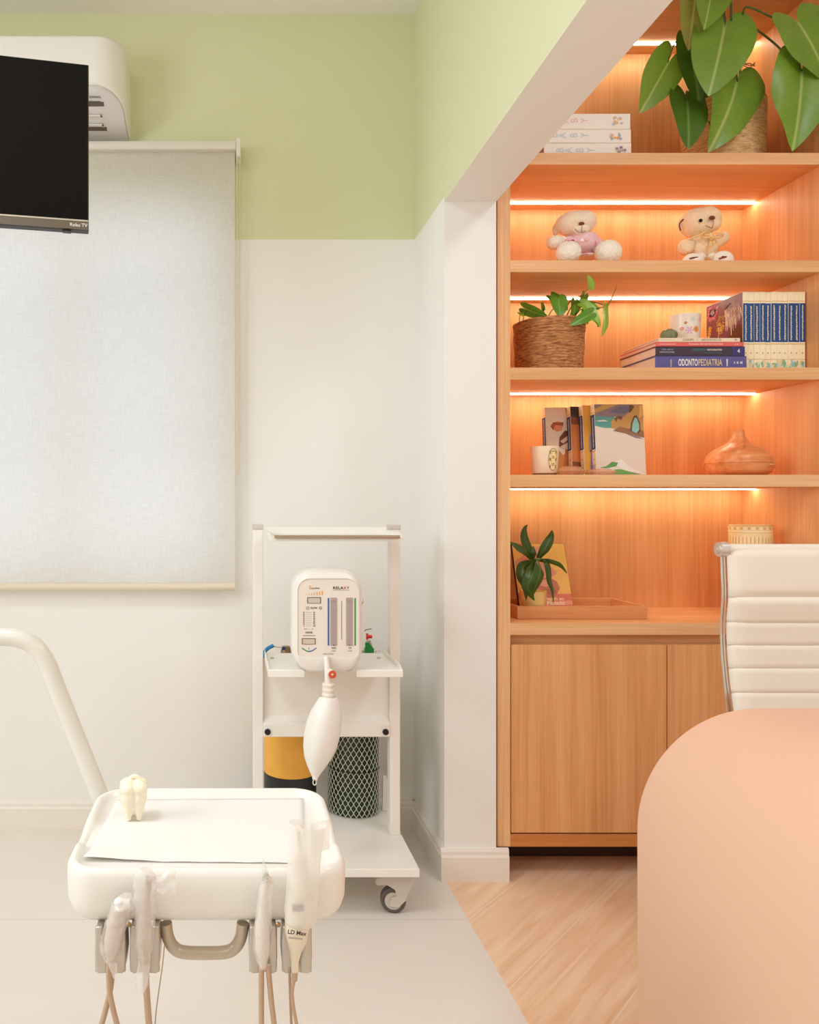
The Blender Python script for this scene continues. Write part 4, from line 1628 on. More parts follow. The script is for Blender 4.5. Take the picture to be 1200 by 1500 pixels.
A, B = desk_prof(0), desk_prof(DT)
m = MB()
n = len(A)
pts, idx = [], []
for y in (DY0, DY1):
    pts += [Vector((x, y, z)) for x, z in A] + [Vector((x, y, z)) for x, z in B]
for i in range(n - 1):
    idx += [(i, i + 1, n + i + 1, n + i), (2 * n + i, 3 * n + i, 3 * n + i + 1, 2 * n + i + 1),
            (i, 2 * n + i, 2 * n + i + 1, i + 1), (n + i, n + i + 1, 3 * n + i + 1, 3 * n + i)]
idx += [(0, n, 3 * n, 2 * n), (n - 1, 3 * n - 1, 4 * n - 1, 2 * n - 1)]
m.faces(pts, idx)
m.build('waterfall_top', M_DESK, dk, smooth=40, bevel=0.0025)
m = MB()
m.box(DX0 + DT + 0.001, DX1 - DT - 0.001, DY0 + 0.14, DY0 + 0.16, 0.30, DZ - DR)
m.build('modesty_panel', M_DESK, dk, smooth=0)

# ================================================================ office chair
chx0, chx1 = 1.203, 1.735
oc = thing('office_chair', 'white ribbed leather office chair with chrome frame behind the peach desk', 'chair', ((chx0 + chx1) / 2, 1.62, 0))
M_LEATH = plain('white_leather', (240, 230, 214), 0.42, bump=0.12, bscale=500)
CB = [(1.875, PZ(803, 1.866)), (1.868, PZ(870, 1.87)), (1.874, PZ(910, 1.876)), (1.872, PZ(950, 1.874)), (1.862, PZ(996, 1.862)), (1.848, PZ(1040, 1.848)), (1.835, 0.60), (1.80, 0.50), (1.72, 0.455), (1.60, 0.45), (1.45, 0.458), (1.38, 0.44)]
spine = catmull([Vector((0, y, z)) for y, z in CB], 14)
seam_z = [PZ(875.4, 1.87), PZ(909.5, 1.876), PZ(944, 1.874), PZ(978.5, 1.866), PZ(1014.5, 1.856)]
# arc-length positions along the sling
L_ = [0]
for a, b in zip(spine[:-1], spine[1:]): L_.append(L_[-1] + (b - a).length)


def at(s):
    s = max(0, min(s, L_[-1] - 1e-6))
    for i in range(len(L_) - 1):
        if L_[i + 1] >= s:
            t = (s - L_[i]) / (L_[i + 1] - L_[i])
            p = spine[i].lerp(spine[i + 1], t)
            d = (spine[i + 1] - spine[i]).normalized()
            return p, Vector((0, d.z, -d.y))
    return spine[-1], Vector((0, 0, 1))


def s_of_z(z):
    for i in range(len(spine) - 1):
        if spine[i].z >= z >= spine[i + 1].z:
            return L_[i] + (L_[i + 1] - L_[i]) * (spine[i].z - z) / max(1e-6, spine[i].z - spine[i + 1].z)
    return 0


seams = [0.0] + [s_of_z(z) for z in seam_z]
while seams[-1] + 0.062 < L_[-1]: seams.append(seams[-1] + 0.06)
seams.append(L_[-1])


def sling(u, v):
    s = v * L_[-1]
    k = 0
    while k < len(seams) - 2 and s > seams[k + 1]: k += 1
    t = (s - seams[k]) / (seams[k + 1] - seams[k])
    big = k == 0
    bulge = (0.012 if not big else 0.010) * min(1.0, 2.2 * (1 - abs(2 * t - 1)) ** 0.6) if not big else 0.010 * min(1.0, (1 - t) * 6) * min(1, t * 6)
    edge = min(u, 1 - u)
    bulge *= min(1.0, edge / 0.08) ** 0.6
    p, nr = at(s)
    return Vector((chx0 + 0.012 + (chx1 - chx0 - 0.024) * u, p.y, p.z)) + nr * (bulge + 0.004)


m = MB()
m.grid(26, 300, sling)
ob = m.build('sling_back_and_seat', M_LEATH, oc, smooth=180)
sol = ob.modifiers.new('thickness', 'SOLIDIFY'); sol.thickness = 0.010; sol.offset = -1
# roll at the head of the back
p0, n0 = at(0)
m = MB()
m.tube([(chx0 + 0.012, p0.y - 0.004, p0.z - 0.003), (chx1 - 0.012, p0.y - 0.004, p0.z - 0.003)], 0.0132, seg=24)
m.build('top_roll', M_LEATH, oc)
for x, s in ((chx0 + 0.012, -1), (chx1 - 0.012, 1)):
    m = MB()
    c = Vector((x, p0.y - 0.004, p0.z - 0.003))
    m.cyl(c, c + Vector((s * 0.018, 0, 0)), 0.0185, 0.0178, 28)
    m.cyl(c + Vector((s * 0.018, 0, 0)), c + Vector((s * 0.021, 0, 0)), 0.0115, 0.0105, 24)
    m.cyl(c + Vector((s * 0.021, 0, 0)), c + Vector((s * 0.023, 0, 0)), 0.004, 0.003, 14)
    # spiral groove ring on the inner end (faces the sitter)
    cap = m.build('roll_cap', plain('polished_aluminium', (226, 220, 212), 0.3, metal=0.7), oc)
    m = MB()
    xr = x + s * 0.005
    for dx in (-0.0032, 0.0032):
        path = []
        for k in range(70):
            q, nr = at(0.004 + (L_[-1] - 0.006) * k / 69)
            path.append((xr + dx, q.y + 0.002, q.z))
        m.tube(path, 0.0030, seg=8)
    m.build('side_rail', M_CHROME, oc)
xm = (chx0 + chx1) / 2
m = MB()
m.box(xm - 0.16, xm + 0.16, 1.50, 1.72, 0.405, 0.435)
m.tube([(xm, 1.62, 0.405), (xm, 1.62, 0.11)], 0.026, seg=20)
for y in (1.50, 1.72):
    m.tube([(chx0, y, 0.447), (chx1, y, 0.447)], 0.01, seg=10)
m.build('pedestal', M_CHROME, oc)
for k in range(5):
    a = R(90 + 72 * k)
    m = MB()
    tip = Vector((xm + math.cos(a) * 0.27, 1.62 + math.sin(a) * 0.27, 0.085))
    m.tube([(xm, 1.62, 0.125), tip], [0.026, 0.015], seg=12)
    lg = m.build('base_arm', M_CHROME, oc)
    m = MB()
    tn = Vector((-math.sin(a), math.cos(a), 0))
    m.cyl(Vector((tip.x, tip.y, 0.028)) - tn * 0.016, Vector((tip.x, tip.y, 0.028)) + tn * 0.016, 0.028, 0.028, 20)
    m.cyl((tip.x, tip.y, 0.05), (tip.x, tip.y, 0.085), 0.008)
    m.build('castor', M_BLACKM, lg)

# ================================================================ books
Z1, Z2, Z3, Z4, Z5 = [s[0] for s in SZ] + [CT0]
COVER_T = 0.0022


def book(name, label, M, T, H, D, cover, group=None, cat='book', pages=M_PAGES):
    """local frame: spine at y=0 facing -y, thickness along x, height along z."""
    b = thing(name, label, cat, M=M, group=group)
    m = MB()
    t = COVER_T
    m.box(0, t, 0, D, 0, H)
    m.box(T - t, T, 0, D, 0, H)
    m.box(t, T - t, 0, t, 0, H)
    m.build('cover', cover, b, local=True, smooth=0, bevel=0.0006, bseg=1)
    m = MB()
    m.box(t, T - t, t, D - 0.003, 0.003, H - 0.003)
    m.build('pages', pages, b, local=True, smooth=0)
    return b


def art(parent, name, items, local=True, mat=None):
    """items: list of (colour, [points]) in the parent's frame, already in place."""
    m = MB()
    for c, pts in items:
        m.poly(pts, c)
    return m.build(name, mat or M_ART, parent, local=local, smooth=0, recalc=False)


# --- three white baby albums lying in a pile on the top shelf
YA = 2.40
lett = {0: lin((196, 214, 224)), 1: lin((196, 214, 224)), 2: lin((240, 196, 196))}
tops = [(797, 925, 224, 209.5), (790, 924.5, 209.5, 189.5), (786, 923.5, 189, 166.5)]
zb = Z1
M_ALBUM = plain('album_white', (246, 240, 228), 0.4)
for i, (x0, x1, yb_, yt_) in enumerate(tops):
    zt_ = PZ(yt_, YA)
    T = zt_ - zb - 0.0006
    if i: zb += 0.0006; T = zt_ - zb
    Hh = PX(x1, YA) - PX(x0, YA)
    if i == 0: zb += 0.0004
    Mb = Matrix.Translation((PX(x0, YA), YA, zb + T)) @ Matrix.Rotation(R(90), 4, 'Y')
    lab = ['white baby album with pale blue letters, lowest of the pile on the top shelf',
           'white baby album with pale blue letters, middle of the pile on the top shelf',
           'white baby album with pale pink letters, topmost of the pile on the top shelf'][i]
    b = book('baby_album', lab, Mb, T, Hh, 0.24, M_ALBUM, group='baby albums on the top shelf', cat='album')
    m = MB()
    yy = YA - 0.0006
    cz = zb + T * 0.55
    for ch, px in zip('BABY', (812, 824.5, 841, 857) if i < 2 else (800, 828, 842, 857)):
        px = px + (9 if i == 0 else 0)
        m.text(ch, 0.034, (PX(px, YA), yy, cz), (0, 0, 1), (-1, 0, 0), lett[i], sx=0.8)
    random.seed(i + 3)
    base = PX([909, 901, 903][i] - 4, YA)
    cols = [[(120, 118, 150), (150, 140, 130), (214, 190, 170)], [(238, 160, 60), (240, 186, 80), (150, 178, 196), (214, 180, 150)], [(240, 176, 90), (186, 190, 204), (226, 214, 190), (222, 180, 120)]][i]
    for k in range(13):
        cx = base + random.uniform(-0.004, 0.028)
        cz2 = cz + random.uniform(-0.011, 0.010)
        rr_ = random.uniform(0.003, 0.006)
        m.poly([(cx + math.cos(2 * PI * q / 9) * rr_, yy - 0.00002 * k, cz2 + math.sin(2 * PI * q / 9) * rr_ * 0.9) for q in range(9)], lin(random.choice(cols)))
    m.build('spine_lettering', M_ART, b, smooth=0, recalc=False)
    zb += T

# --- stack of four books on the third shelf
YS = 2.40
M_ODO = plain('cover_indigo', (92, 90, 150), 0.35)
M_DARK = plain('cover_charcoal', (62, 50, 62), 0.35)
M_RED = plain('cover_coral_red', (226, 104, 98), 0.4)
M_CREAM = plain('cover_cream', (238, 220, 192), 0.45)
zb = Z3 + 0.0004
stack = [('thick indigo book with a white and yellow title, lowest in the stack on the shelf', M_ODO, 960, 1094, 521.5),
         ('charcoal book with teal and white lettering, second from the bottom of the stack', M_DARK, 960.5, 1091.5, 507.5),
         ('thin coral red book between the charcoal and the cream one', M_RED, 961, 1090, 501),
         ('thin cream book about chairs, topmost of the stack under the flowered cup', M_CREAM, 965, 1084.5, 495)]
stack_top = 0
for i, (lab, mt, x0, x1, yt_) in enumerate(stack):
    zt_ = PZ(yt_, YS)
    T = zt_ - zb
    Hh = PX(x1, YS) - PX(x0, YS)
    Mb = Matrix.Translation((PX(x0, YS), YS, zt_)) @ Matrix.Rotation(R(90), 4, 'Y')
    b = book('book', lab, Mb, T, Hh, 0.22, mt, group='stacked books on the third shelf')
    m = MB()
    yy = YS - 0.0007
    zc_ = zb + T / 2
    g = lambda px: PX(px, YS)
    if i == 0:
        zc_ = PZ(531.5, YS)
        m.text('ODONTO', 0.030, (g(993.5), yy, zc_), (1, 0, 0), (0, 0, 1), lin((250, 246, 232)), bold=0.02, width=g(1022) - g(993.5), align='LEFT')
        m.text('PEDIATRIA', 0.030, (g(1022.7), yy, zc_), (1, 0, 0), (0, 0, 1), lin((232, 210, 154)), bold=0.008, width=g(1057.5) - g(1022.7), align='LEFT')
        m.bm.verts.ensure_lookup_table()
        for k in range(6):
            m.poly([(g(982) + 0.001 * (k % 2), yy, zc_ - 0.012 + k * 0.004), (g(984), yy, zc_ - 0.012 + k * 0.004), (g(984), yy, zc_ - 0.0095 + k * 0.004), (g(982), yy, zc_ - 0.0095 + k * 0.004)], lin((226, 206, 150)))
        m.poly([(g(1064.5), yy, zc_ - 0.011), (g(1066), yy, zc_ - 0.011), (g(1066.3), yy, zc_ + 0.012), (g(1064), yy, zc_ + 0.012)], lin((230, 226, 226)))
        for px, w_ in ((1076, 1.6), (1080.5, 2.6), (1086, 3.5)):
            m.poly([(g(px - w_ / 2), yy, zc_ - 0.003), (g(px + w_ / 2), yy, zc_ - 0.003), (g(px + w_ / 2), yy, zc_ + 0.004), (g(px - w_ / 2), yy, zc_ + 0.004)], lin((206, 206, 226)))
    elif i == 1:
        m.text('SÉRIE ABENO', 0.0062, (g(978), yy, zc_ + 0.005), (1, 0, 0), (0, 0, 1), lin((150, 170, 206)), bold=0.01)
        m.text('ODONTOLOGIA', 0.0062, (g(977), yy, zc_ - 0.003), (1, 0, 0), (0, 0, 1), lin((206, 200, 206)), bold=0.01)
        m.text('DENTÍSTICA', 0.0085, (g(1026), yy, zc_ + 0.004), (1, 0, 0), (0, 0, 1), lin((66, 140, 136)), bold=0.02)
        m.text('RESTAURADORA', 0.0080, (g(1047), yy, zc_ + 0.004), (1, 0, 0), (0, 0, 1), lin((224, 214, 206)), bold=0.02, sx=0.75)
        m.text('fundamentos e técnica', 0.0062, (g(1045), yy, zc_ - 0.005), (1, 0, 0), (0, 0, 1), lin((66, 140, 136)))
        m.poly([(g(1073), yy + 0.0002, zb + 0.001), (g(1091), yy + 0.0002, zb + 0.001), (g(1091), yy + 0.0002, zt_ - 0.001), (g(1073), yy + 0.0002, zt_ - 0.001)], lin((58, 50, 110)))
        m.text('4', 0.016, (g(1082), yy, zc_), (1, 0, 0), (0, 0, 1), lin((220, 214, 230)), bold=0.03)
    elif i == 2:
        m.poly([(g(966), yy, zc_ - 0.0008), (g(990), yy, zc_ - 0.0008), (g(990), yy, zc_ + 0.0008), (g(966), yy, zc_ + 0.0008)], lin((244, 210, 200)))
        m.text('MANUAL DE ODONTOLOGIA', 0.0062, (g(1034), yy, zc_), (1, 0, 0), (0, 0, 1), lin((246, 222, 210)), bold=0.02, sx=1.3)
        m.text('o o', 0.008, (g(1079), yy, zc_), (1, 0, 0), (0, 0, 1), lin((246, 222, 210)), bold=0.02)
    else:
        m.text('CHAIRS', 0.0098, (g(1008), yy, zc_), (1, 0, 0), (0, 0, 1), lin((150, 128, 106)), sx=1.1)
        m.text('BY', 0.0050, (g(1022), yy, zc_), (1, 0, 0), (0, 0, 1), lin((150, 128, 106)))
        m.text('ARCHITECTS', 0.0098, (g(1042), yy, zc_), (1, 0, 0), (0, 0, 1), lin((150, 128, 106)), sx=1.1)
        m.poly([(g(967), yy, zc_ - 0.0004), (g(988), yy, zc_ - 0.0004), (g(988), yy, zc_ + 0.0004), (g(967), yy, zc_ + 0.0004)], lin((190, 168, 142)))
        m.text('Th', 0.0085, (g(1078), yy, zc_), (1, 0, 0), (0, 0, 1), lin((150, 128, 106)), bold=0.02)
    m.build('spine_lettering', M_ART, b, smooth=0, recalc=False)
    stack_top = zt_
    zb = zt_ + 0.0004

# --- eleven volumes of one series, upright
YV = 2.415
VX0, VX1 = PX(1088.5, YV), PX(1180, YV)
NV = 11
VT = (VX1 - VX0) / NV - 0.0003
VH = PZ(427.5, YV) - Z3
VD = 0.185
M_SER = plain('series_ivory', (250, 236, 200), 0.4)
NAVY, IVORY, GOLD = lin((30, 76, 136)), lin((248, 232, 196)), lin((206, 160, 84))
ordn = ['leftmost volume, purple fireworks on its side,', 'second volume', 'third volume', 'fourth volume', 'fifth volume', 'sixth volume', 'seventh volume', 'eighth volume', 'ninth volume', 'tenth volume', 'eleventh volume, beside the bookcase side panel,']


def spine_art(T, H, seed, y=-0.0005):
    """white-navy-white spine with a column of gold lettering and a small picture at the foot."""
    it = []
    w0, w1 = 0.0001, T - 0.0001
    zn0, zn1 = H * 0.365, H * 0.855

    def rc(c, x0, x1, z0, z1, d=0.0):
        it.append((c, [(x0, y - d, z0), (x1, y - d, z0), (x1, y - d, z1), (x0, y - d, z1)]))
    rc(NAVY, w0, w1, zn0, zn1)
    rc(GOLD, w0, w1, zn1 + 0.006, zn1 + 0.0075)
    rc(GOLD, w0, w1, zn0 - 0.007, zn0 - 0.005)
    rc(GOLD, w0, w1, H * 0.145, H * 0.15)
    rnd = random.Random(seed)
    z = zn0 + 0.006
    while z < zn1 - 0.008:
        h = rnd.uniform(0.0022, 0.0042)
        a = rnd.uniform(0.36, 0.42)
        rc(lin((238, 220, 180)), T * a, T * (a + rnd.uniform(0.18, 0.26)), z, z + h, 0.0002)
        z += h + rnd.uniform(0.0008, 0.0018)
    rc(lin((150, 120, 80)), T * 0.42, T * 0.58, H * 0.22, H * 0.235, 0.0002)
    pal = [(150, 206, 206), (214, 222, 176), (180, 214, 220), (120, 196, 206), (230, 214, 170), (140, 190, 130)]
    for k in range(7):
        x0 = rnd.uniform(w0, T * 0.6)
        z0 = rnd.uniform(0.004, H * 0.09)
        rc(lin(rnd.choice(pal)), x0, min(w1, x0 + rnd.uniform(0.003, 0.009)), z0, z0 + rnd.uniform(0.006, 0.018), 0.0001 + 0.00003 * k)
    return it


proto = None
for i in range(NV):
    Mv = Matrix.Translation((VX0 + i * (VT + 0.0003), YV + [0, .002, .001, 0, .003, 0, .001, .002, 0, .001, 0][i], Z3 + 0.0003))
    lab = f'{ordn[i]} in the row of eleven ivory and navy books'
    if i == 0:
        b = book('series_book', lab, Mv, VT, VH, VD, M_SER, group='row of ivory and navy volumes')
        proto = b
        # copied volumes get cover and pages only; each has its own spine print
        copies = []
        for j in range(1, NV):
            Mj = Matrix.Translation((VX0 + j * (VT + 0.0003), YV + [0, .002, .001, 0, .003, 0, .001, .002, 0, .001, 0][j], Z3 + 0.0003))
            copies.append(copy_tree(proto, Mj, f'{ordn[j]} in the row of eleven ivory and navy books'))
    else:
        b = copies[i - 1]
    art(b, 'spine_lettering', spine_art(VT, VH, 50 + i))

# fireworks picture on the outer side of the first volume (its face looks to the left)
it = []
xf = -0.0004


def fw(u, v, d=0):      # u: 0 at the spine .. 1 at the fore-edge, v: 0 bottom .. 1 top
    return (xf - 0.00008 * d, VD * u, VH * v)


it.append((lin((128, 62, 78)), [fw(0.01, 0.005), fw(0.99, 0.005), fw(0.99, 0.995), fw(0.01, 0.995)]))
it.append((lin((108, 44, 30)), [fw(0.01, 0.005, 1), fw(0.7, 0.005, 1), fw(0.42, 0.46, 1), fw(0.30, 0.58, 1), fw(0.12, 0.62, 1), fw(0.01, 0.58, 1)]))
rnd = random.Random(4)


def burst(cu, cv, ru, n, cols, a0=0, a1=2 * PI, wid=0.1, d=2, r0=0.1):
    for k in range(n):
        a = a0 + (a1 - a0) * (k + rnd.random() * 0.6) / n
        l = ru * rnd.uniform(0.75, 1.1)
        c, s = math.cos(a), math.sin(a) * VD / VH
        w_ = wid * ru
        it.append((lin(rnd.choice(cols)), [fw(cu + c * l * r0 - s * w_ * 0.3, cv + s * l * r0 + c * w_ * 0.3, d), fw(min(0.99, cu + c * l), min(0.99, cv + s * l), d), fw(cu + c * l * r0 + s * w_ * 0.3, cv + s * l * r0 - c * w_ * 0.3, d)]))


burst(0.82, 0.885, 0.19, 20, [(226, 110, 126), (236, 150, 160), (214, 84, 110)], wid=0.55, r0=0.2)
burst(0.82, 0.885, 0.08, 14, [(250, 222, 214)], wid=0.5, d=3)
for (cu, cv, ru, n_) in ((0.56, 0.70, 0.15, 90), (0.60, 0.64, 0.10, 40), (0.90, 0.66, 0.075, 36), (0.93, 0.60, 0.05, 20)):
    for k in range(n_):
        a, rr_ = rnd.uniform(0, 2 * PI), ru * math.sqrt(rnd.random())
        u_, v_ = min(0.975, cu + math.cos(a) * rr_), cv + math.sin(a) * rr_ * 0.75
        q = rnd.uniform(0.008, 0.016)
        it.append((lin(rnd.choice([(220, 172, 44), (240, 206, 90), (200, 146, 40), (232, 190, 70)])), [fw(u_ - q, v_, 2 + k * 0.02), fw(u_, v_ - q * 0.8, 2 + k * 0.02), fw(u_ + q, v_, 2 + k * 0.02), fw(u_, v_ + q * 0.8, 2 + k * 0.02)]))
for (u0, v0, u1, v1) in ((0.70, 0.30, 0.62, 0.66), (0.86, 0.30, 0.92, 0.60), (0.8, 0.30, 0.9, 0.56), (0.30, 0.50, 0.29, 0.62)):
    it.append((lin((250, 222, 160)), [fw(u0 - 0.012, v0, 4), fw(u0 + 0.012, v0, 4), fw(u1 + 0.006, v1, 4), fw(u1 - 0.006, v1, 4)]))
for k in range(30):      # white willow burst, falling towards the spine
    t = k / 29
    pu, pv = 0.50, 0.85
    eu, ev = 0.44 - 0.42 * t, 0.62 - 0.10 * math.sin(PI * t) + 0.12 * t
    ku, kv = pu - 0.04 - 0.34 * t, pv + 0.02 + 0.16 * t
    path = [((1 - q) ** 2 * pu + 2 * q * (1 - q) * ku + q * q * eu, (1 - q) ** 2 * pv + 2 * q * (1 - q) * kv + q * q * (ev + rnd.uniform(-0.05, 0.05))) for q in [j / 9 for j in range(10)]]
    for (ua, va), (ub, vb) in zip(path[:-1], path[1:]):
        if min(ua, ub) < 0.015 or max(va, vb) > 0.99: continue
        w_ = 0.0065
        it.append((lin(rnd.choice([(244, 220, 200), (232, 196, 172)])), [fw(ua - w_, va, 5), fw(ua + w_, va + 0.004, 5), fw(ub + w_ * 0.7, vb + 0.004, 5), fw(ub - w_ * 0.7, vb, 5)]))
art(proto, 'fireworks_print', it)

# --- four of the same series facing forwards on the fourth shelf, leaning back
FT, FH, FD = 0.026, 0.232, 0.160
lean = R(-5)


def facing(px, yfront, label):
    # local x (thickness) -> towards the viewer, local y (spine to fore-edge) -> right
    M0 = Matrix.Translation((PX(px, yfront), yfront + FT, Z4 + 0.0024)) @ Matrix.Rotation(lean, 4, 'X') @ Matrix.Rotation(R(-90), 4, 'Z')
    b = book('picture_book', label, M0, FT, FH, FD, M_SER, group='ivory and navy picture books facing out on the fourth shelf')
    art(b, 'spine_lettering', spine_art(FT, FH, int(px)))
    return b


def fc(u, v, d=0):         # on the front cover: u from spine (0) to fore-edge (1)
    return (FT + 0.0004 + 0.00008 * d, FD * u, FH * v)


def poly_art(rows):
    return [(lin(c), [fc(u, v, d) for u, v in pts]) for c, d, pts in rows]


RECT = [(0.005, 0.005), (0.995, 0.005), (0.995, 0.995), (0.005, 0.995)]
b1 = facing(802, 2.555, 'picture book with a figure in a striped shirt, furthest left of four facing out')
art(b1, 'cover_print', poly_art([
    ((236, 226, 208), 0, RECT),
    ((210, 140, 60), 1, [(0.005, 0.005), (0.6, 0.005), (0.66, 0.3), (0.5, 0.42), (0.35, 0.3), (0.2, 0.42), (0.005, 0.44)]),
    ((190, 112, 50), 2, [(0.30, 0.005), (0.75, 0.005), (0.78, 0.34), (0.4, 0.40)]),
    ((120, 66, 40), 3, [(0.26, 0.42), (0.5, 0.36), (0.74, 0.42), (0.66, 0.62), (0.40, 0.66), (0.28, 0.56)]),
    ((232, 206, 180), 4, [(0.28, 0.42), (0.44, 0.38), (0.72, 0.54), (0.66, 0.57)]),
    ((232, 206, 180), 4, [(0.29, 0.50), (0.36, 0.47), (0.64, 0.62), (0.56, 0.64)]),
    ((226, 150, 96), 3, [(0.14, 0.70), (0.22, 0.64), (0.34, 0.66), (0.38, 0.76), (0.26, 0.80), (0.16, 0.77)]),
    ((170, 84, 40), 4, [(0.10, 0.72), (0.16, 0.78), (0.38, 0.78), (0.36, 0.73), (0.2, 0.74), (0.16, 0.66)]),
    ((216, 160, 70), 2, [(0.42, 0.99), (0.46, 0.99), (0.54, 0.72), (0.49, 0.72)]),
    ((150, 86, 50), 3, [(0.46, 0.74), (0.58, 0.84), (0.66, 0.80), (0.64, 0.66), (0.52, 0.62)])]))
b2 = facing(839, 2.527, 'picture book with a dark brown and orange cover, second of four facing out')
art(b2, 'cover_print', poly_art([
    ((206, 122, 52), 0, RECT),
    ((58, 34, 22), 1, [(0.005, 0.995), (0.995, 0.995), (0.995, 0.78), (0.6, 0.84), (0.3, 0.80), (0.005, 0.86)]),
    ((132, 70, 34), 1, [(0.005, 0.86), (0.3, 0.80), (0.6, 0.84), (0.995, 0.78), (0.995, 0.70), (0.005, 0.74)]),
    ((64, 44, 40), 2, [(0.22, 0.47), (0.45, 0.53), (0.42, 0.42)]),
    ((90, 56, 36), 2, [(0.3, 0.61), (0.5, 0.58), (0.5, 0.60), (0.3, 0.63)]),
    ((120, 72, 34), 2, [(0.2, 0.38), (0.4, 0.4), (0.4, 0.42), (0.2, 0.4)]),
    ((120, 66, 30), 1, [(0.005, 0.005), (0.995, 0.005), (0.995, 0.14), (0.005, 0.2)])]))
b3 = facing(857, 2.499, 'picture book with an ochre cover and a lilac skirted figure, third of four facing out')
art(b3, 'cover_print', poly_art([
    ((226, 164, 60), 0, RECT),
    ((176, 150, 140), 1, [(0.1, 0.34), (0.5, 0.34), (0.5, 0.66), (0.36, 0.70), (0.2, 0.66), (0.12, 0.56)]),
    ((150, 140, 186), 2, [(0.1, 0.005), (0.55, 0.005), (0.5, 0.32), (0.3, 0.37), (0.14, 0.33)]),
    ((232, 170, 80), 3, [(0.2, 0.2), (0.3, 0.18), (0.28, 0.26)]),
    ((232, 170, 80), 3, [(0.18, 0.09), (0.3, 0.1), (0.24, 0.15)]),
    ((90, 60, 80), 3, [(0.12, 0.33), (0.3, 0.37), (0.5, 0.33), (0.5, 0.35), (0.3, 0.39), (0.12, 0.35)])]))
b4 = facing(874.5, 2.471, 'picture book with a beach and rock arch cover, frontmost of four facing out')
rows = [((228, 214, 196), 0, RECT),
        ((140, 120, 124), 1, [(0.005, 0.995), (0.995, 0.995), (0.995, 0.80), (0.005, 0.83)]),
        ((196, 158, 84), 2, [(0.005, 0.87), (0.3, 0.94), (0.5, 0.995), (0.2, 0.995), (0.005, 0.93)]),
        ((112, 104, 130), 2, [(0.3, 0.88), (0.6, 0.86), (0.72, 0.9), (0.7, 0.97), (0.5, 0.96)]),
        ((92, 160, 150), 1, [(0.005, 0.83), (0.4, 0.82), (0.42, 0.66), (0.2, 0.66), (0.005, 0.69)]),
        ((214, 222, 206), 2, [(0.02, 0.765), (0.2, 0.775), (0.28, 0.755), (0.1, 0.75)]),
        ((120, 176, 164), 2, [(0.1, 0.80), (0.38, 0.80), (0.36, 0.79)]),
        ((196, 150, 84), 2, [(0.33, 0.66), (0.34, 0.76), (0.42, 0.81), (0.62, 0.83), (0.70, 0.88), (0.74, 0.99), (0.99, 0.99), (0.99, 0.60), (0.84, 0.57), (0.5, 0.62)]),
        ((150, 104, 70), 3, [(0.36, 0.62), (0.99, 0.52), (0.99, 0.62), (0.7, 0.65), (0.5, 0.68)]),
        ((112, 74, 48), 3, [(0.71, 0.62), (0.74, 0.74), (0.80, 0.83), (0.86, 0.84), (0.92, 0.74), (0.93, 0.62), (0.86, 0.58)]),
        ((140, 196, 186), 4, [(0.745, 0.62), (0.77, 0.73), (0.82, 0.81), (0.86, 0.80), (0.895, 0.72), (0.90, 0.64), (0.84, 0.585)]),
        ((116, 82, 50), 4, [(0.40, 0.80), (0.44, 0.74), (0.47, 0.80), (0.54, 0.77), (0.58, 0.82), (0.5, 0.83)]),
        ((100, 74, 40), 4, [(0.70, 0.87), (0.76, 0.90), (0.82, 0.97), (0.76, 0.99), (0.72, 0.98)]),
        ((230, 186, 100), 4, [(0.90, 0.80), (0.99, 0.84), (0.99, 0.98), (0.93, 0.98)]),
        ((150, 120, 132), 4, [(0.60, 0.585), (0.86, 0.55), (0.97, 0.50), (0.8, 0.52)]),
        ((98, 160, 84), 2, [(0.06, 0.10), (0.2, 0.12), (0.32, 0.185), (0.44, 0.17), (0.40, 0.12), (0.2, 0.09)]),
        ((236, 232, 224), 1, [(0.3, 0.15), (0.5, 0.22), (0.7, 0.10), (0.95, 0.02), (0.6, 0.06)]),
        ((236, 228, 206), 3, [(0.2, 0.005), (0.3, 0.10), (0.45, 0.095), (0.7, 0.05), (0.8, 0.005)]),
        ((112, 168, 88), 4, [(0.28, 0.005), (0.36, 0.075), (0.48, 0.08), (0.66, 0.045), (0.86, 0.012), (0.88, 0.005)])]
art(b4, 'cover_print', poly_art(rows))

# --- book leaning back in the counter tray
YTF = 2.441
zt_in = CT0 + 0.0085
bl_p = P(763, 886, 2.545)
BH, BW, BT = 0.232, 0.180, 0.014
ln = math.atan2(0.078, 0.220)
M0 = Matrix.Translation((PX(762.5, 2.545), 2.545 + 0.004, zt_in + 0.0058)) @ Matrix.Rotation(-ln, 4, 'X') @ Matrix.Rotation(R(-90), 4, 'Z') @ Matrix.Translation((-BT, 0, 0))
b5 = book('picture_book', 'yellow picture book with a pink figure, leaning back in the wooden tray behind the plant', M0, BT, BH, BW, plain('cover_black_spine', (40, 30, 28), 0.4))


def fb(u, v, d=0):
    return (BT + 0.0004 + 0.00008 * d, BW * u, BH * v)


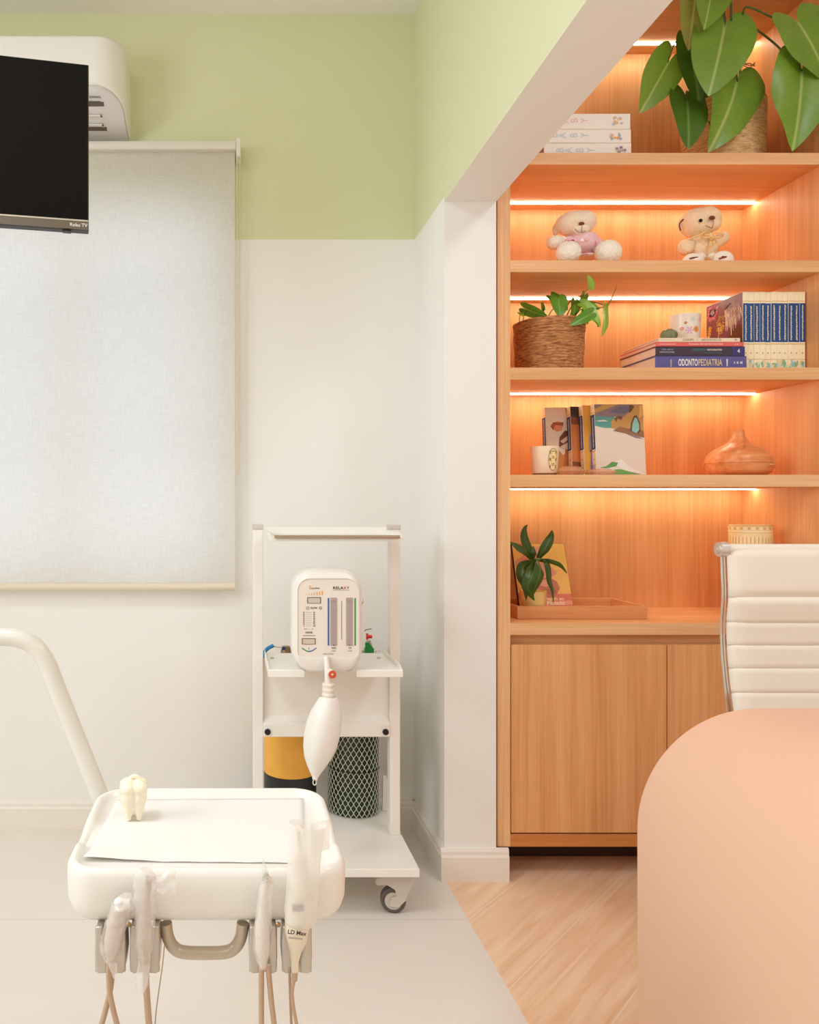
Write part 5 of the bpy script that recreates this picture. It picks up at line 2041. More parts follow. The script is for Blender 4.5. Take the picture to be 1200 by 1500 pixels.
rows = [((242, 190, 92), 0, RECT), ((246, 206, 104), 1, [(0.4, 0.6), (0.995, 0.6), (0.995, 0.99), (0.4, 0.99)]),
        ((222, 120, 96), 1, [(0.005, 0.005), (0.995, 0.005), (0.995, 0.235), (0.6, 0.24), (0.3, 0.22), (0.005, 0.26)]),
        ((236, 160, 120), 2, [(0.005, 0.05), (0.995, 0.08), (0.995, 0.14), (0.5, 0.13), (0.005, 0.15)]),
        ((206, 110, 92), 2, [(0.1, 0.99), (0.36, 0.99), (0.40, 0.92), (0.5, 0.95), (0.58, 0.86), (0.5, 0.80), (0.2, 0.82), (0.06, 0.9)]),
        ((232, 172, 140), 3, [(0.38, 0.94), (0.52, 0.95), (0.60, 0.85), (0.5, 0.78)]),
        ((226, 150, 118), 2, [(0.02, 0.72), (0.2, 0.82), (0.48, 0.80), (0.66, 0.68), (0.78, 0.54), (0.6, 0.44), (0.2, 0.42), (0.03, 0.5)]),
        ((196, 116, 84), 3, [(0.40, 0.46), (0.64, 0.48), (0.76, 0.42), (0.80, 0.32), (0.70, 0.20), (0.5, 0.16), (0.36, 0.2), (0.34, 0.36)]),
        ((226, 164, 130), 4, [(0.44, 0.44), (0.58, 0.45), (0.66, 0.40), (0.56, 0.34), (0.44, 0.36)]),
        ((180, 100, 70), 4, [(0.5, 0.30), (0.7, 0.32), (0.74, 0.26), (0.62, 0.22), (0.5, 0.24)]),
        ((236, 190, 150), 3, [(0.06, 0.62), (0.2, 0.70), (0.34, 0.66), (0.2, 0.56), (0.08, 0.55)])]
art(b5, 'cover_print', [(lin(c), [fb(u, v, d) for u, v in pts]) for c, d, pts in rows])
m = MB()
m.text('viagem ao', 0.0165, fb(0.66, 0.165, 6), (0, 1, 0), (0, 0, 1), lin((250, 232, 170)), bold=0.015)
m.text('Passado', 0.0185, fb(0.68, 0.100, 6), (0, 1, 0), (0, 0, 1), lin((250, 236, 200)), bold=0.02)
m.build('cover_lettering', M_ART, b5, local=True, smooth=0, recalc=False)

# ================================================================ leaves
HEART = [(0, 1.0), (6, 0.93), (12, 0.85), (20, 0.76), (32, 0.66), (46, 0.575), (62, 0.51), (80, 0.47), (98, 0.455), (116, 0.46), (132, 0.475), (146, 0.46), (157, 0.40), (167, 0.27), (175, 0.13), (180, 0.05)]
BLADE = [(0, 1.0), (4, 0.86), (8, 0.70), (14, 0.50), (22, 0.34), (34, 0.225), (50, 0.155), (70, 0.12), (90, 0.11), (120, 0.10), (150, 0.07), (180, 0.05)]


def leaf(mb_, J, T, width, tilt=0.0, fold=0.12, droop=0.15, shape=HEART, roll=0.0, wave=0.03, seed=0, face=Vector((0, -1, 0))):
    """one heart- or blade-shaped leaf from junction J to tip T; width is its full breadth in metres."""
    a = (T - J)
    Ln = a.length
    a.normalize()
    nrm = (face - a * face.dot(a)).normalized()
    if roll:
        nrm = Matrix.Rotation(roll, 3, a) @ nrm
    side = a.cross(nrm)
    hw = max(math.sin(R(d)) * r for d, r in shape)
    ky = width / (2 * hw * Ln)
    angs = []
    for k in range(-36, 37):
        angs.append(k * 5.0)
    def rad(d):
        d = abs(d)
        for (d0, r0), (d1, r1) in zip(shape[:-1], shape[1:]):
            if d0 <= d <= d1:
                return r0 + (r1 - r0) * (d - d0) / (d1 - d0)
        return shape[-1][1]
    pts, uvs = [], []
    NR = 8
    for j in range(NR + 1):
        f = j / NR
        for d in angs:
            r = rad(d) * f
            x, y = math.cos(R(d)) * r, math.sin(R(d)) * r
            yy = y * ky
            h = fold * abs(yy) - droop * (max(x, 0) ** 2) + wave * math.sin(6 * x + seed) * abs(yy) * 2 * f + 0.4 * wave * math.sin(11 * yy + seed * 2)
            if x < 0: h -= 0.25 * droop * abs(x)
            p = J + (a * x + side * yy + nrm * h) * Ln
            pts.append(p)
            uvs.append((x, yy))
    w = len(angs)
    idx = []
    for j in range(NR):
        for i in range(w - 1):
            idx.append((j * w + i, j * w + i + 1, (j + 1) * w + i + 1, (j + 1) * w + i))
    mb_.faces(pts, idx, uvs=uvs)
    return mb_


def add_leaf(parent, mat, *args, th=0.0006, **kw):
    m = MB()
    leaf(m, *args, **kw)
    bmesh.ops.remove_doubles(m.bm, verts=m.bm.verts, dist=1e-6)
    return m.build('leaf', mat, parent, smooth=180, recalc=False)


def basket(name, parent, c, r0, r1, z0, z1, mat, rows):
    m = MB()
    prof = []
    n = rows * 6
    for k in range(n + 1):
        t = k / n
        rr_ = r0 + (r1 - r0) * t + 0.0016 * abs(math.sin(PI * rows * t))
        prof.append((rr_, z0 + (z1 - z0) * t))
    prof += [(r1 - 0.004, z1 + 0.002), (r1 - 0.010, z1 - 0.003), (r1 - 0.012, z1 - 0.03)]
    m.lathe(prof, (c[0], c[1], 0), 56, rfn=lambda a, z, r: r + 0.0012 * math.sin(7 * a + z * 90) + 0.0008 * noise.noise(Vector((math.cos(a) * 6, math.sin(a) * 6, z * 120))))
    return m.build(name, mat, parent, smooth=60)


M_ROPE = rope_mat('seagrass_rope', (128, 72, 34), (206, 146, 88))
M_ROPE2 = rope_mat('pale_seagrass_rope', (206, 150, 90), (248, 214, 160))
M_SOIL = plain('potting_soil', (66, 44, 30), 0.9, var=0.4, vscale=80)
M_LF1 = leafmat('philodendron_leaf', (136, 172, 56), (186, 206, 126), (100, 146, 42))
M_LF2 = leafmat('philodendron_leaf_dark', (88, 130, 40), (126, 160, 76), (58, 100, 28))
M_LF3 = leafmat('philodendron_leaf_yellowish', (158, 162, 56), (196, 196, 110), (128, 138, 42))
M_STEM = plain('petiole_green', (72, 96, 34), 0.45)
M_STEMB = plain('petiole_brown', (84, 60, 36), 0.5)

# big heart-leaf plant, top shelf right
YPL = 2.545
bx = PX(1058.5, YPL)
ph = thing('potted_philodendron', 'large heart-leaved plant in a pale rope basket hanging over the top shelf', 'potted plant', (bx, YPL, Z1))
basket('rope_basket', ph, (bx, YPL), 0.116, 0.122, Z1 + 0.0005, PZ(160, YPL), M_ROPE2, 14)
m = MB()
m.lathe([(0.104, PZ(168, YPL)), (0.06, PZ(166, YPL)), (0.01, PZ(165, YPL))], (bx, YPL, 0), 24)
m.build('soil', M_SOIL, ph)
LEAVES = [  # junction px, tip px, width px, depth of junction, depth of tip, material, keywords
    ((1060, 46), (1044, 133), 88, 2.36, 2.32, M_LF1, dict(seed=1, fold=0.10, droop=0.12, roll=0.15)),
    ((1081, 120), (1066, 204), 84, 2.40, 2.325, M_LF1, dict(seed=2, fold=0.12, droop=0.25, roll=-0.25, wave=0.07)),
    ((978, 94), (942, 161), 56, 2.44, 2.42, M_LF1, dict(seed=3, fold=0.08, droop=0.10)),
    ((1012, 72), (1026, 151), 38, 2.43, 2.40, M_LF2, dict(seed=4, fold=0.30, droop=0.12, roll=0.4)),
    ((1007, 148), (1014.5, 211), 56, 2.42, 2.345, M_LF2, dict(seed=5, fold=0.10, droop=0.10)),
    ((1043, -16), (1036, 38), 56, 2.34, 2.31, M_LF1, dict(seed=6, fold=0.25, droop=0.1)),
    ((1020, -14), (1009, 72), 38, 2.345, 2.37, M_LF3, dict(seed=7, fold=0.2, droop=0.1, roll=0.5)),
    ((1174, 39), (1222, 112), 92, 2.34, 2.30, M_LF1, dict(seed=8, fold=0.10, droop=0.12, roll=-0.1)),
    ((1176, 106), (1174, 208), 84, 2.335, 2.30, M_LF1, dict(seed=9, fold=0.10, droop=0.18, roll=0.15, wave=0.06)),
    ((1056, 26), (1060, 42), 15, 2.45, 2.45, M_LF2, dict(seed=10)),
    ((1041, 138), (1046, 188), 22, 2.50, 2.435, M_LF2, dict(seed=11, fold=0.3, roll=0.7)),
]
for (j, t, wpx, yj, yt, mt, kw) in LEAVES:
    J, T = P(j[0], j[1], yj), P(t[0], t[1], yt)
    add_leaf(ph, mt, J, T, wpx * yj / F, **kw)
root = lambda dx, dy=0.0: Vector((bx + dx, YPL + dy, PZ(166, YPL)))
STEMS = [([root(-0.01, -0.02), P(1072, 90, 2.46), P(1071.5, 45, 2.385), P(1071.5, 10, 2.34), P(1070, -12, 2.342), P(1064, -10, 2.345), P(1061, 30, 2.372), P(1061, 45, 2.362)], 2.4),
         ([root(0.01, -0.03), P(1080, 140, 2.45), P(1078, 108, 2.41), P(1081, 119, 2.402)], 2.0),
         ([root(-0.05, -0.03), P(1010, 130, 2.50), P(1005, 60, 2.46), P(990, 62, 2.45), P(978, 92, 2.442)], 1.7),
         ([root(-0.03, -0.03), P(1022, 110, 2.46), P(1020, 62, 2.45), P(1013, 70, 2.432)], 1.7),
         ([root(-0.05, 0.0), P(1004, 165, 2.44), P(1006, 134, 2.435), P(1007, 147, 2.422)], 2.0),
         ([root(0.0, -0.01), P(1046, 90, 2.46), P(1040, 45, 2.39), P(1038, 8, 2.348), P(1040, -20, 2.345), P(1043, -17, 2.343)], 2.4),
         ([root(-0.02, 0.0), P(1034, 90, 2.46), P(1030, 45, 2.38), P(1028, 5, 2.335), P(1024, -18, 2.335), P(1020, -15, 2.346)], 2.0),
         ([root(0.02, -0.01), P(1084, 80, 2.47), P(1088, 40, 2.40), P(1090, 14, 2.355), P(1102, 12, 2.345), P(1144, 31, 2.350), P(1168, 37, 2.352), P(1174, 39, 2.343)], 2.2),
         ([root(0.03, -0.01), P(1090, 70, 2.50), P(1096, 36, 2.46), P(1104, 40, 2.44), P(1135, 64, 2.42), P(1160, 90, 2.36), P(1175, 104, 2.336)], 2.4),
         ([root(0.0, 0.0), P(1060, 60, 2.5), P(1056, 26, 2.452)], 1.3),
         ([root(-0.03, -0.05), P(1040, 145, 2.505), P(1041, 139, 2.502)], 1.6)]
for pts, w_ in STEMS:
    m = MB()
    m.tube(catmull(pts, 8), w_ * 2.4 / F * 0.62, seg=8)
    m.build('stem', M_STEM, ph)
m = MB()
for k in range(3):
    m.tube(catmull([P(1084 + k * 3, 92 + k, 2.42), P(1092 + k * 2, 97 - k * 2, 2.41), P(1099, 99 - k * 3, 2.42), P(1106, 91 + 3 * k, 2.43)], 5), 0.0012, seg=6)
m.build('root_tendril', M_STEMB, ph)

# pothos in the darker basket, third shelf left
YPO3 = 2.50
bx3 = PX(804, YPO3)
po = thing('potted_pothos', 'small trailing plant in a brown rope basket on the third shelf', 'potted plant', (bx3, YPO3, Z3))
basket('rope_basket', po, (bx3, YPO3), 0.101, 0.109, Z3 + 0.0005, PZ(474, YPO3), M_ROPE, 18)
m = MB()
m.lathe([(0.095, PZ(481, YPO3)), (0.05, PZ(479, YPO3)), (0.01, PZ(478, YPO3))], (bx3, YPO3, 0), 24)
m.build('soil', M_SOIL, po)
M_PT1 = leafmat('pothos_leaf', (116, 168, 54), (156, 194, 96), (78, 134, 36), rough=0.3)
M_PT2 = leafmat('pothos_leaf_bright', (160, 198, 72), (188, 214, 116), (124, 174, 52), rough=0.3)
M_PT3 = leafmat('pothos_leaf_old', (176, 156, 66), (206, 186, 110), (146, 128, 50))
PL = [((772, 453), (801, 465), 19, 2.46, 2.42, M_PT1, dict(seed=1, roll=0.9)), ((762, 458), (768, 463), 8, 2.48, 2.46, M_PT2, dict(seed=2)),
      ((796, 452), (794, 442), 6, 2.48, 2.47, M_PT1, dict(seed=3)), ((818, 440), (822, 464), 26, 2.43, 2.40, M_PT1, dict(seed=4, fold=0.2)),
      ((812, 436), (833, 452), 16, 2.50, 2.46, M_PT1, dict(seed=5)), ((843, 444), (841, 462), 15, 2.46, 2.42, M_PT1, dict(seed=6)),
      ((856, 434), (850, 450), 12, 2.48, 2.44, M_PT1, dict(seed=7, fold=0.3)), ((856, 445), (880, 452), 14, 2.44, 2.42, M_PT2, dict(seed=8)),
      ((862, 452), (882, 477), 19, 2.40, 2.38, M_PT2, dict(seed=9, roll=-0.2)), ((863, 461), (838, 475), 18, 2.39, 2.37, M_PT1, dict(seed=10, fold=0.2)),
      ((887, 455), (888, 492), 19, 2.40, 2.37, M_PT2, dict(seed=11, roll=-0.7)), ((866, 419), (862, 402), 14, 2.335, 2.33, M_PT2, dict(seed=12, roll=0.4, droop=0.05)),
      ((857, 458), (862, 475), 10, 2.40, 2.39, M_PT1, dict(seed=13)), ((889, 447), (909, 417), 8, 2.42, 2.42, M_PT3, dict(seed=14, roll=1.0, fold=0.5))]
for (j, t, wpx, yj, yt, mt, kw) in PL:
    add_leaf(po, mt, P(j[0], j[1], yj), P(t[0], t[1], yt), wpx * yj / F, **kw)
soilz = lambda px, y: Vector((PX(px, y), y, PZ(480, YPO3)))
for pts, w_ in [([soilz(761, 2.49), P(761, 468, 2.485), P(762, 458, 2.48)], 0.9), ([soilz(766, 2.48), P(767, 466, 2.475), P(772, 454, 2.462)], 0.9), ([soilz(778, 2.47), P(782, 467, 2.465), P(778, 462, 2.462), P(772, 454, 2.462)], 0.9),
                ([soilz(800, 2.5), P(804, 462, 2.49), P(814, 448, 2.46), P(818, 440, 2.432)], 1.1), ([soilz(800, 2.5), P(798, 462, 2.49), P(796, 452, 2.48)], 0.9),
                ([soilz(826, 2.5), P(830, 464, 2.49), P(838, 448, 2.47), P(848, 436, 2.41), P(857, 428, 2.36), P(866, 419.5, 2.336)], 1.4),
                ([soilz(822, 2.5), P(826, 460, 2.5), P(836, 440, 2.48), P(843, 444, 2.462)], 1.0), ([soilz(830, 2.5), P(840, 450, 2.48), P(852, 440, 2.47), P(856, 435, 2.482)], 1.0),
                ([soilz(832, 2.46), P(846, 456, 2.43), P(856, 446, 2.442), P(866, 442, 2.43), P(886, 447, 2.42), P(889, 447, 2.42)], 1.1),
                ([soilz(834, 2.46), P(850, 454, 2.42), P(862, 452, 2.402)], 1.0), ([soilz(836, 2.46), P(850, 462, 2.41), P(863, 461, 2.392)], 1.0),
                ([P(856, 450, 2.43), P(872, 452, 2.41), P(884, 450, 2.405), P(887, 455, 2.402)], 0.9), ([P(863, 461, 2.392), P(868, 468, 2.39), P(875, 474, 2.39), P(876, 479, 2.39)], 1.1)]:
    m = MB()
    m.tube(catmull(pts, 6), w_ * 2.45 / F * 0.7, seg=6)
    m.build('stem', plain('pothos_stem', (150, 140, 60), 0.5) if w_ > 1.2 else M_STEM, po)

# ================================================================ teddy bears
M_FUR1 = plain('plush_cream', (248, 232, 206), 0.9, bump=1.0, bscale=260, spec=0.1, var=0.08, vscale=60)
M_FUR1B = plain('plush_white', (252, 244, 226), 0.9, bump=1.0, bscale=260, spec=0.1, var=0.06, vscale=60)
M_FUR2 = plain('plush_beige', (246, 222, 184), 0.9, bump=1.0, bscale=260, spec=0.1, var=0.08, vscale=60)
M_PINK = plain('knit_pink', (242, 202, 206), 0.85, bump=0.4, bscale=500)
M_PINKD = plain('knit_pink_trim', (226, 138, 150), 0.85)
M_NOSE = plain('plush_nose_brown', (124, 56, 28), 0.6)
M_THREAD = plain('thread_brown', (110, 66, 40), 0.7)


def fluffy(m, name, mat, parent, vox=0.0028, amp=0.0035, size=0.006):
    ob = m.build(name, mat, parent, smooth=180)
    rm = ob.modifiers.new('blend', 'REMESH'); rm.mode = 'VOXEL'; rm.voxel_size = vox; rm.use_smooth_shade = True
    s = ob.modifiers.new('soft', 'SMOOTH'); s.factor = 0.5; s.iterations = 3
    if amp:
        tx = bpy.data.textures.new('fur', 'CLOUDS'); tx.noise_scale = size; tx.noise_depth = 2
        d = ob.modifiers.new('fur', 'DISPLACE'); d.texture = tx; d.strength = amp; d.mid_level = 0.5
        d.texture_coords = 'LOCAL'
    return ob


yb1 = 2.47
s1 = 0.001 * 2.47 / 1.12        # metres per photo pixel


def B1(zx, zy, dy=0.0):           # zoom crop pixel -> room (crop 790,290 at 9.23x)
    return P(790 + zx / 9.23, 290 + zy / 9.23, yb1 + dy)


def b1r(r): return r / 9.23 * s1


base1 = B1(600, 838); base1.z = Z2
t1 = thing('teddy_bear', 'white teddy bear in a pink sweater sitting on the second shelf', 'teddy bear', base1)
m = MB()
m.ball(B1(490, 350, 0.0), (b1r(265), b1r(220), b1r(165)), 24)
m.ball(B1(590, 320, -0.006), (b1r(170), b1r(190), b1r(135)), 24)
fluffy(m, 'head', M_FUR1, t1, amp=0.003)
m = MB()
m.ball(B1(572, 420, -0.034), (b1r(112), b1r(90), b1r(72)), 20)
mz = m.build('muzzle', M_FUR1, t1, smooth=180)
m = MB()
m.ball(B1(572, 348, -0.052), (b1r(40), b1r(26), b1r(24)), 16)
m.build('nose', M_NOSE, t1)
m = MB()
m.tube(catmull([B1(578, 375, -0.0545), B1(576, 420, -0.0555), B1(572, 464, -0.052)], 5), 0.0008, seg=6)
m.tube(catmull([B1(482, 420, -0.042), B1(520, 455, -0.050), B1(570, 466, -0.052), B1(620, 452, -0.050), B1(664, 415, -0.042)], 5), 0.0008, seg=6)
m.build('mouth_stitch', M_THREAD, t1)
m = MB()
m.ball(B1(225, 430, 0.02), (b1r(50), b1r(40), b1r(85)), 16)
fluffy(m, 'ear', M_FUR1, t1, amp=0.002)
m = MB()
m.ball(B1(720, 300, 0.03), (b1r(50), b1r(40), b1r(60)), 16)
fluffy(m, 'ear', M_FUR1, t1, amp=0.002)
m = MB()
m.ball(B1(590, 620, 0.0), (b1r(215), b1r(190), b1r(150)), 24)
m.ball(B1(590, 540, 0.0), (b1r(190), b1r(170), b1r(70)), 24)
m.ball(B1(400, 590, -0.01), (b1r(90), b1r(100), b1r(72)), 18)
m.ball(B1(775, 620, -0.004), (b1r(70), b1r(100), b1r(85)), 18)
fluffy(m, 'sweater', M_PINK, t1, amp=0.0008)
m = MB()
m.tube(catmull([B1(545, 738, -0.040), B1(640, 728, -0.045), B1(750, 745, -0.036)], 6), 0.0015, seg=8)
m.tube(catmull([B1(548, 776, -0.040), B1(640, 762, -0.046), B1(745, 778, -0.036)], 6), 0.0012, seg=8)
m.tube(catmull([B1(690, 500, -0.036), B1(750, 560, -0.040), B1(775, 670, -0.036)], 6), 0.0016, seg=8)
m.tube(catmull([B1(360, 560, -0.042), B1(350, 600, -0.042), B1(360, 630, -0.04)], 6), 0.0016, seg=8)
m.build('sweater_trim', M_PINKD, t1)
m = MB()
m.ball(B1(640, 800, -0.012), (b1r(150), b1r(150), b1r(42)), 20)
ob = fluffy(m, 'belly', plain('plush_pale_pink', (244, 222, 208), 0.9), t1, amp=0.0015)
for (zx, zy, rx, rz, dy) in ((215, 605, 112, 92, -0.02), (395, 715, 158, 122, -0.075), (930, 705, 172, 130, -0.055)):
    m = MB()
    c = B1(zx, zy, dy)
    hz = b1r(rz)
    if zy > 650:
        ztop = c.z + hz
        hz = (ztop - Z2 - 0.003) / 2
        c.z = Z2 + 0.003 + hz
    m.ball(c, (b1r(rx), b1r(rx) * 0.9, hz), 24)
    if zx == 930:
        m.tube([B1(760, 720, 0.0), B1(900, 700, -0.05)], [b1r(80), b1r(95)], seg=14)
    if zx == 395:
        m.tube([B1(500, 730, 0.0), B1(400, 715, -0.06)], [b1r(80), b1r(100)], seg=14)
    if zx == 215:
        m.tube([B1(350, 590, -0.005), B1(240, 600, -0.02)], [b1r(70), b1r(80)], seg=14)
    fluffy(m, 'paw' if zx == 215 else 'foot', M_FUR1B, t1, amp=0.006, size=0.008)
m = MB()
for zx, zy, c in ((455, 580, (206, 44, 78)), (400, 588, (226, 130, 120)), (585, 570, (250, 246, 240)), (650, 566, (240, 188, 170))):
    pc = B1(zx, zy, -0.046)
    m.ball(pc, (b1r(24), b1r(10), b1r(20)), 10, color=lin(c))
m.build('applique', M_ART, t1)

yb2 = 2.50
s2 = 0.001 * 2.50 / 1.12


def B2(zx, zy, dy=0.0):           # crop 980,290 at 10.9x
    return P(980 + zx / 10.909, 290 + zy / 10.909, yb2 + dy)


def b2r(r): return r / 10.909 * s2


base2 = B2(580, 980); base2.z = Z2
t2 = thing('teddy_bear', 'beige teddy bear with a gold ribbon bow sitting on the second shelf', 'teddy bear', base2)
m = MB()
m.ball(B2(470, 400, 0.0), (b2r(290), b2r(240), b2r(235)), 24)
m.ball(B2(600, 330, -0.012), (b2r(215), b2r(200), b2r(185)), 24)
m.ball(B2(690, 420, -0.030), (b2r(135), b2r(120), b2r(110)), 20)
fluffy(m, 'head', M_FUR2, t2, amp=0.002)
m = MB()
m.ball(B2(690, 318, -0.058), (b2r(48), b2r(30), b2r(32)), 16)
m.build('nose', M_NOSE, t2)
m = MB()
m.ball(B2(510, 360, -0.0475), (b2r(28), b2r(18), b2r(28)), 14)
m.build('eye', M_BLACK, t2)
m = MB()
m.tube(catmull([B2(712, 360, -0.056), B2(708, 430, -0.058), B2(690, 480, -0.057)], 5), 0.0009, seg=6)
m.tube(catmull([B2(590, 440, -0.050), B2(640, 466, -0.056), B2(690, 484, -0.057)], 5), 0.0009, seg=6)
m.build('mouth_stitch', M_THREAD, t2)
m = MB()
m.ball(B2(195, 430, 0.005), (b2r(55), b2r(50), b2r(110)), 16)
er = fluffy(m, 'ear', M_FUR2, t2, amp=0.0015)
m = MB()
m.tube(catmull([B2(232, 340, -0.014), B2(178, 400, -0.013), B2(172, 460, -0.013), B2(190, 520, -0.013)], 5), 0.0022, seg=8)
m.build('ear_lining', M_NOSE, er)
m = MB()
m.ball(B2(540, 800, 0.0), (b2r(225), b2r(190), b2r(190)), 24)
m.ball(B2(560, 660, 0.0), (b2r(180), b2r(150), b2r(90)), 20)
fluffy(m, 'body', M_FUR2, t2, amp=0.0025)
m = MB()
m.ball(B2(265, 790, -0.012), (b2r(120), b2r(110), b2r(125)), 20)
m.tube([B2(265, 780, -0.012), B2(400, 700, 0.0)], [b2r(100), b2r(85)], seg=14)
fluffy(m, 'paw', M_FUR2, t2, amp=0.003)
m = MB()
m.ball(B2(860, 640, -0.01), (b2r(105), b2r(100), b2r(105)), 20)
m.tube([B2(840, 660, -0.01), B2(700, 760, 0.0)], [b2r(95), b2r(85)], seg=14)
fluffy(m, 'paw', M_FUR2, t2, amp=0.003)
for zx, zy, rx, rz, dy, solex in ((390, 940, 165, 55, -0.05, 420), (860, 925, 165, 78, -0.045, 890)):
    m = MB()
    c = B2(zx, zy, dy)
    ztop = c.z + b2r(rz)
    hz = (ztop - Z2 - 0.002) / 2
    c.z = Z2 + 0.002 + hz
    m.ball(c, (b2r(rx), b2r(120), hz), 20)
    m.tube([c, B2(560, 900, 0.0)], [b2r(55), b2r(75)], seg=12)
    ft = fluffy(m, 'foot', M_FUR1B, t2, amp=0.0012)
    m = MB()
    yo = c.y - b2r(118)
    q = lambda a, b: P(980 + a / 10.909, 290 + b / 10.909, yo + (abs(a - zx) / 165) ** 2 * 0.012)
    m.tube(catmull([q(solex - 90, 968), q(solex - 20, 952), q(solex + 80, 945)], 5), 0.0022, seg=8)
    if zx > 500:
        m.tube(catmull([q(850, 935), q(920, 940), q(990, 972)], 5), 0.0018, seg=8)
    m.build('sole', M_NOSE, ft)
M_RIB = plain('satin_ribbon_gold', (244, 206, 136), 0.25, coat=0.3)
m = MB()
for s, cx in ((-1, 600), (1, 770)):
    ringp = [B2(675 + (cx - 675) * (1 - math.cos(a)) , 590 - 46 * math.sin(a) * (1 if True else 1), -0.052 + 0.006 * math.sin(2 * a)) for a in [2 * PI * k / 18 for k in range(19)]]
    m.tube(ringp, b2r(14), seg=8)
m.ball(B2(672, 590, -0.055), (b2r(32), b2r(20), b2r(34)), 12)
m.tube(catmull([B2(340, 650, -0.03), B2(420, 615, -0.036), B2(540, 590, -0.045), B2(660, 590, -0.052)], 5), b2r(16), seg=8)
m.grid(3, 10, lambda u, v: B2(640 + 55 * u + 14 * math.sin(v * 5), 600 + 210 * v, -0.048 + 0.004 * math.sin(v * 7) + 0.002 * u))
m.grid(3, 8, lambda u, v: B2(690 + 40 * u + 20 * v, 600 + 130 * v, -0.046 + 0.004 * math.sin(v * 6)))
m.build('ribbon', M_RIB, t2, smooth=180)

# ================================================================ small things on the shelves
# flowered cup on the stack
yc = 2.52
cx_ = PX(1003.5, yc)
cu = thing('cup', 'white cup painted with orange and pink flowers on top of the book stack', 'cup', (cx_, yc, stack_top))
r = 20.5 * yc / F
ch = PZ(463, yc) - stack_top
m = MB()
m.lathe([(r * 0.90, stack_top + 0.0004), (r * 0.94, stack_top + 0.004), (r, stack_top + ch), (r - 0.003, stack_top + ch), (r * 0.88, stack_top + 0.008)], (cx_, yc, 0), 40)
m.build('body', plain('cup_white', (244, 236, 220), 0.3), cu)


def flower(mb_, ang, z, rad, col, cen, n=9):
    def pt(du, dz): 
        a = ang + du / r
        t = (z + dz - stack_top) / ch
        rr_ = r * (0.94 + 0.06 * t) + 0.0005
        return Vector((cx_ + math.cos(a) * rr_, yc + math.sin(a) * rr_, z + dz))
    for k in range(n):
        a = 2 * PI * k / n
        mb_.poly([pt(0, 0), pt(math.cos(a - 0.3) * rad, math.sin(a - 0.3) * rad), pt(math.cos(a) * rad * 1.15, math.sin(a) * rad * 1.15), pt(math.cos(a + 0.3) * rad, math.sin(a + 0.3) * rad)], col)
    mb_.poly([pt(math.cos(2 * PI * k / 8) * rad * 0.4, math.sin(2 * PI * k / 8) * rad * 0.4) + Vector((0, -0.0003, 0)) for k in range(8)], cen)


m = MB()
flower(m, R(-76), PZ(486.5, yc), 0.0095, lin((238, 164, 84)), lin((232, 130, 50)))
flower(m, R(-104), PZ(488, yc), 0.0115, lin((238, 178, 214)), lin((232, 190, 220)), 6)
flower(m, R(-118), PZ(477, yc), 0.0045, lin((208, 160, 70)), lin((190, 130, 50)))
flower(m, R(-55), PZ(473, yc), 0.008, lin((244, 212, 212)), lin((240, 190, 200)))
flower(m, R(-92), PZ(472, yc), 0.008, lin((220, 226, 220)), lin((214, 220, 226)))
flower(m, R(-132), PZ(485, yc), 0.006, lin((240, 150, 150)), lin((240, 190, 170)))
m.build('flower_print', M_ART, cu, smooth=0, recalc=False)

ys_ = 2.46
sx = PX(980, ys_)
m = MB()
r = 12.5 * ys_ / F
m.ball((sx, ys_, stack_top + r * 0.78), (r, r * 0.8, r * 0.78), 10)
ob = m.build('glass_paperweight', plain('green_glass', (120, 130, 92), 0.08, coat=0.5, var=0.5, vscale=70), loc=(sx, ys_, stack_top), smooth=10)
tag(ob, 'small faceted green glass paperweight left of the flowered cup', 'paperweight')

# candle tumbler
yca = 2.43
xca = PX(798, yca)
ca = thing('candle', 'frosted glass candle with an ornate gold label on the fourth shelf', 'candle', (xca, yca, Z4))
r = 19.8 * yca / F
zc0, zc1 = Z4 + 0.0005, PZ(654.5, yca)
m = MB()
m.lathe([(r * 0.80, zc0), (r * 0.84, zc0 + 0.003), (r * 0.84, zc0 + 0.007)], (xca, yca, 0), 36)
m.build('glass_base', plain('clear_glass_amber', (200, 140, 96), 0.05, trans=0.6), ca)
m = MB()
m.lathe([(r * 0.84, zc0 + 0.007), (r * 0.90, zc0 + 0.010), (r, zc1), (r * 0.96, zc1), (r * 0.94, zc1 - 0.012)], (xca, yca, 0), 44)
m.build('tumbler', plain('frosted_glass', (244, 224, 194), 0.3, sss=0.3), ca)
m = MB()
m.lathe([(r * 0.93, zc1 - 0.016), (0.003, zc1 - 0.014)], (xca, yca, 0), 30)
m.build('wax', plain('wax_ivory', (244, 228, 200), 0.5), ca)
m = MB()
hh = zc1 - zc0


def lab(u, v, d=0.0):    # label surface: u in metres round the glass, v 0..1 of the height
    a = R(-76) + u / r
    k = r * (0.90 + 0.10 * v) + 0.0005 + d
    return Vector((xca + math.cos(a) * k, yca + math.sin(a) * k, zc0 + 0.010 + (hh - 0.010) * v))


